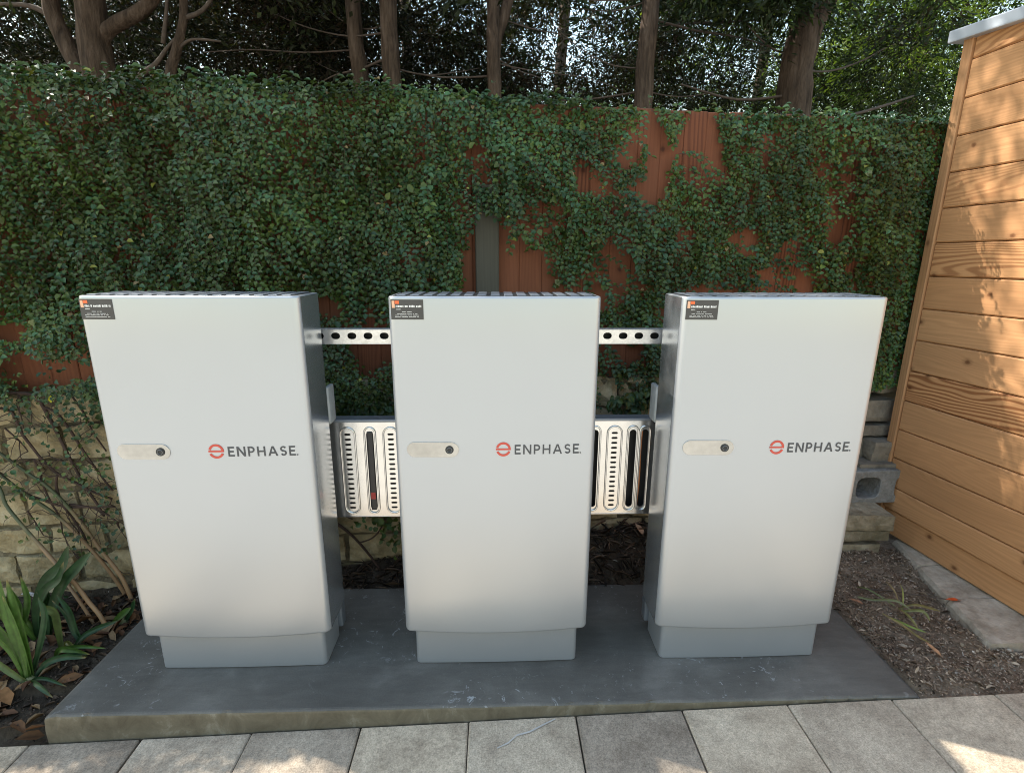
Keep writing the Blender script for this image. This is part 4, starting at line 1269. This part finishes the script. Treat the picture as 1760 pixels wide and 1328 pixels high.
def spray_leaves(cx, n_leaf, ll, ww, pal, spread=(.34, .14), droop=.55):
    """Leaves of drooping sprays around centres cx (k,3)."""
    k = len(cx)
    az = RNG.uniform(0, 2*np.pi, k)
    ax = np.c_[np.cos(az), np.sin(az), -droop*RNG.uniform(.3, 1.6, k)]; ax = unit(ax)
    sd = unit(np.cross(ax, np.tile([0, 0, 1.], (k, 1))))
    u = RNG.uniform(-.5, .5, (k, n_leaf)); s = RNG.choice([-1., 1.], (k, n_leaf)); t = RNG.random((k, n_leaf))
    wv = spread[1]*(1.0-.7*np.abs(u+.2))
    P = cx[:, None, :]+ax[:, None, :]*(u*spread[0]*2)[..., None]+sd[:, None, :]*(s*t*wv)[..., None]
    P[..., 2] -= (t**2*.09)+RNG.normal(0, .025, (k, n_leaf))
    P = P+RNG.normal(0, .018, P.shape)
    D = ax[:, None, :]*.9+sd[:, None, :]*(s*.8)[..., None]+np.array([0, 0, -.45])+RNG.normal(0, .25, P.shape)
    N = RNG.normal(0, .55, P.shape)+np.array([0, 0, .8])
    n = k*n_leaf
    P, D, N = P.reshape(n, 3), D.reshape(n, 3), unit(N.reshape(n, 3))
    pal = np.array(pal); C = np.repeat(pal[RNG.integers(0, len(pal), k)], n_leaf, axis=0)*RNG.uniform(.55, 1.45, (n, 1))
    return P, N, D, RNG.uniform(*ll, n), RNG.uniform(*ww, n), C

def centres(k, lo, hi, reject=True, hole=.0, hs=1.3, seed=0):
    out = []
    tries = 0
    while len(out) < k and tries < k*30:
        tries += 1
        p = (random.uniform(lo[0], hi[0]), random.uniform(lo[1], hi[1]), random.uniform(lo[2], hi[2]))
        if reject and in_view_front(p): continue
        if hole and nz(p[0]+seed, p[1]*.3, p[2], hs) > .42-hole: continue
        out.append(p)
    return np.array(out)

DK = [(.016, .022, .010), (.022, .022, .012), (.028, .020, .013), (.012, .018, .009)]  # deep canopy shade put into these near-black leaf colours
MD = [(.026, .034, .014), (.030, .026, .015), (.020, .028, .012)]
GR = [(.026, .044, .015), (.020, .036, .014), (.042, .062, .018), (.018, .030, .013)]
YG = [(.17, .23, .040), (.12, .18, .035), (.07, .12, .028)]  # sunlit glow put into these yellow-green leaf colours

def tree(name, base, label, trunks, branches, boxes, mat='tree_leaf', group='trees standing behind the fence', extra=()):
    r = empty(name, base); tag(r, label, 'tree', group)
    B = Vector(base)
    for pts, r0, r1 in trunks:
        mobj('trunk', bm_mesh('trunk', tube_bm(smooth_path([Vector(p)-B for p in pts], 5), r0, r1, 14, wob=.16), True), M['bark'], r)
    bm = bmesh.new()
    for pts, r0 in branches: tube_bm(smooth_path([Vector(p)-B for p in pts], 4), r0, r0*.45, 5, bm, wob=.2)
    if branches: mobj('branches', bm_mesh('branches', bm, True), M['twig'], r)
    sets = []
    for (k, lo, hi, nl, ll, ww, pal, hole) in boxes:
        c = centres(k, lo, hi, True, hole, 1.3, base[0])
        if len(c): sets.append(spray_leaves(c, nl, ll, ww, pal))
    sets += list(extra)
    arr = [np.concatenate(z) for z in zip(*sets)]
    arr[0] = arr[0]-np.array(base)
    mobj('crown', leaves_mesh('crown', *arr, curl=.1, simple=True), M[mat], r)
    return r

def dead_branches(x, y, z0, z1, n, ln=(.5, 1.3)):
    out = []
    for _ in range(max(2, int(n*.55))):
        z = random.uniform(z0, z1); s = random.choice((-1, 1)); l = random.uniform(*ln)*.8
        dy = random.uniform(-.1, .5)
        sag = random.uniform(-.12, .22)
        out.append(([(x, y, z), (x+s*l*.35, y+dy*.35, z-.02+sag*.2), (x+s*l*.7, y+dy*.7, z+sag*.6), (x+s*l, y+dy, z+sag*1.3)], random.uniform(.004, .009)))
    return out
SM, LG = ((.032, .075), (.010, .020)), ((.045, .085), (.014, .028))
def vis(x0, x1, k, pal, hole=.06, y0=2.7, y1=5.6):
    """Sprays of the band that shows over the fence."""
    return (int(k*1.9), (x0, y0, 1.9), (x1, y1, 4.4), 95, SM[0], SM[1], pal, hole)
def high(x0, x1, y0, y1, z0, z1, k, pal):
    return (int(k*.62), (x0, y0, z0), (x1, y1, z1), 60, LG[0], LG[1], pal, .30)

def boughs(k, xs, cs, ys, pal):  # sprays added above the view to shade the ivy top
    """Sprays of overhanging boughs spread along the light's slope."""
    out = []
    while len(out) < k:
        y = random.uniform(*ys); z = random.uniform(*cs)+SUN_DIR.z/SUN_DIR.y*y
        p = (random.uniform(*xs)+SUN_DIR.x/SUN_DIR.z*z, y, z)
        if not in_view_front(p): out.append(p)
    return np.array(out)
EXTRA = {'multi': [spray_leaves(boughs(110, (-.7, 1.2), (-.35, .15), (1.0, 1.7), MD), 60, LG[0], LG[1], MD)],
         'pair': [spray_leaves(boughs(70, (.6, 2.1), (-.35, .15), (1.05, 1.7), MD), 60, LG[0], LG[1], MD)]}
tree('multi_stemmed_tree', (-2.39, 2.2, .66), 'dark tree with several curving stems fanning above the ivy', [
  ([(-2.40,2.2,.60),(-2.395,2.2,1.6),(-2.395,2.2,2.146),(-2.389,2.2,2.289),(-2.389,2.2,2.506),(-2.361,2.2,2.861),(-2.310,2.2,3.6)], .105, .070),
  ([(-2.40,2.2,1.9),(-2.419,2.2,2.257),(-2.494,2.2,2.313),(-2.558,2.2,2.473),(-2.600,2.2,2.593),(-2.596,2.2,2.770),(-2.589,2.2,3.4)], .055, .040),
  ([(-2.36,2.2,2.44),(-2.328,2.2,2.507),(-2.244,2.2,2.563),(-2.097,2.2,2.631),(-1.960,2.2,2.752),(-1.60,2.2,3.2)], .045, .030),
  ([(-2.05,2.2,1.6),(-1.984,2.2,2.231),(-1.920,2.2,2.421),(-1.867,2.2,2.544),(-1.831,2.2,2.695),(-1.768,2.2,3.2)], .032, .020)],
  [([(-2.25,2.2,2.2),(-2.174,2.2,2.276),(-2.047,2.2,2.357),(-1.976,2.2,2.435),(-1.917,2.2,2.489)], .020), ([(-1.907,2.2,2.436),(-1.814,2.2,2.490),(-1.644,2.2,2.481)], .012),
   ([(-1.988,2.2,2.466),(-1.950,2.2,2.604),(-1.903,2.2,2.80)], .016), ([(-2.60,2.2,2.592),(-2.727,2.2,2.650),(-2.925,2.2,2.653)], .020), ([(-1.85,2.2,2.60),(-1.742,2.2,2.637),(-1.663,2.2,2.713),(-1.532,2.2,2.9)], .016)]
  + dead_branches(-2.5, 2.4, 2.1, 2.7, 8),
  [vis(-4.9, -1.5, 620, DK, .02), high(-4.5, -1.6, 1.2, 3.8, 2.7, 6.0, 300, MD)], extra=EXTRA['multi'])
tree('cypress_tree', (-.90, 2.55, .66), 'slim dark trunk close beside a thicker trunk above the ivy', [([(-.90,2.55,.6),(-.90,2.55,2.3),(-.93,2.55,2.75),(-.95,2.55,4.5)], .060, .045)],
  dead_branches(-.92, 2.6, 2.25, 2.9, 7), [vis(-2.3, -.6, 330, DK, .22), high(-2.4, -.7, 1.2, 3.6, 2.7, 6.2, 260, MD)])
tree('cypress_tree', (-.668, 2.4, .66), 'straight grey-brown trunk just right of the slimmer dark trunk', [([(-.665,2.4,.6),(-.668,2.4,2.3),(-.675,2.4,2.8),(-.68,2.4,4.5)], .062, .050)],
  dead_branches(-.67, 2.42, 2.3, 2.9, 8), [vis(-1.6, .3, 210, DK, .38), high(-1.4, .2, 1.2, 3.6, 2.7, 6.2, 240, MD)], extra=EXTRA['pair'])
tree('cypress_tree', (-.003, 2.4, .66), 'trunk that forks into two stems above the middle cabinet', [([(0,2.4,.6),(-.003,2.4,2.178),(-.009,2.4,2.619),(-.014,2.4,3.3),(-.02,2.4,4.4)], .050, .036), ([(-.004,2.41,2.42),(.012,2.41,2.586),(.066,2.41,2.750),(.109,2.41,3.004),(.15,2.41,4.0)], .036, .030)],
  dead_branches(0, 2.42, 2.25, 2.9, 8), [vis(-.6, 1.2, 150, DK+MD, .42), high(-.6, 1.0, 1.3, 3.6, 2.7, 6.2, 230, MD)])
tree('cypress_tree', (.965, 2.3, .66), 'straight trunk standing over the bare red fence boards', [([(.955,2.3,.6),(.958,2.3,2.17),(.97,2.3,2.75),(.985,2.3,4.4)], .064, .050)],
  dead_branches(.96, 2.32, 2.15, 2.9, 11), [vis(.3, 2.3, 160, DK+MD, .40), high(.2, 1.8, 1.4, 3.6, 2.7, 6.2, 160, GR)])
tree('cypress_tree', (2.0, 2.4, .66), 'thickest leaning trunk with a pale sunlit patch near the shed', [([(1.99,2.4,.6),(2.01,2.4,2.058),(2.0,2.4,2.413),(2.02,2.4,2.651),(2.069,2.4,2.784),(2.181,2.4,3.043),(2.32,2.4,3.5)], .112, .085)],
  dead_branches(2.0, 2.42, 2.1, 2.8, 9)+[([(2.05,2.4,2.1),(2.5,2.4,2.2),(2.9,2.5,2.33)], .014), ([(2.0,2.4,2.3),(1.6,2.35,2.25),(1.2,2.3,2.32)], .012)],
  [vis(1.2, 3.2, 220, GR+MD, .24, 2.5), (60, (1.2, 2.1, 2.45), (1.95, 2.4, 2.9), 95, SM[0], SM[1], GR, 0), high(1.2, 3.4, 1.7, 3.6, 3.0, 6.0, 60, GR)])
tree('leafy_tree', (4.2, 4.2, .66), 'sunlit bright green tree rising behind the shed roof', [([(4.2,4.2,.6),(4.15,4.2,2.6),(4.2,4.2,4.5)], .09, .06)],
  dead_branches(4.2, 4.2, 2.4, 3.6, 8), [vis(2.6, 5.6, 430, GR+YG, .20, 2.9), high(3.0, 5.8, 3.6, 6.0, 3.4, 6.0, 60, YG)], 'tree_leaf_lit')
tree('leafy_tree', (.9, 6.8, .66), 'more distant bushy tree seen between the trunks over the red boards', [([(.9,6.8,.6),(.9,6.8,3.0),(1.0,6.8,5.0)], .10, .07)],
  [], [(130, (-.4, 6.0, 2.4), (2.6, 8.0, 5.6), 70, (.05, .10), (.018, .034), MD+GR, .36)], 'tree_leaf')
tree('leafy_tree', (4.0, 7.2, .66), 'distant pale green bushy tree beyond the leaning trunk', [([(4.0,7.2,.6),(4.0,7.2,3.0),(4.1,7.2,5.0)], .10, .07)],
  [], [(560, (2.0, 6.0, 2.4), (7.5, 8.2, 6.0), 70, (.05, .10), (.018, .034), GR+YG, .24)], 'tree_leaf_lit')
tree('leafy_tree', (-1.2, 6.6, .66), 'distant dark tree seen between the two neighbouring trunks', [([(-1.2,6.6,.6),(-1.2,6.6,3.0),(-1.2,6.6,5.0)], .10, .07)],
  [], [(125, (-3.0, 6.0, 2.4), (.2, 8.0, 5.6), 70, (.05, .10), (.018, .034), DK+MD, .36)], 'tree_leaf')
tree('leafy_tree', (-4.6, 6.5, .66), 'distant dark bushy tree behind the multi-stemmed tree', [([(-4.6,6.5,.6),(-4.6,6.5,3.0),(-4.5,6.5,5.0)], .12, .08)],
  [], [(1000, (-8.4, 5.8, 2.3), (-2.4, 7.6, 5.6), 70, (.05, .11), (.02, .04), DK, .0)])
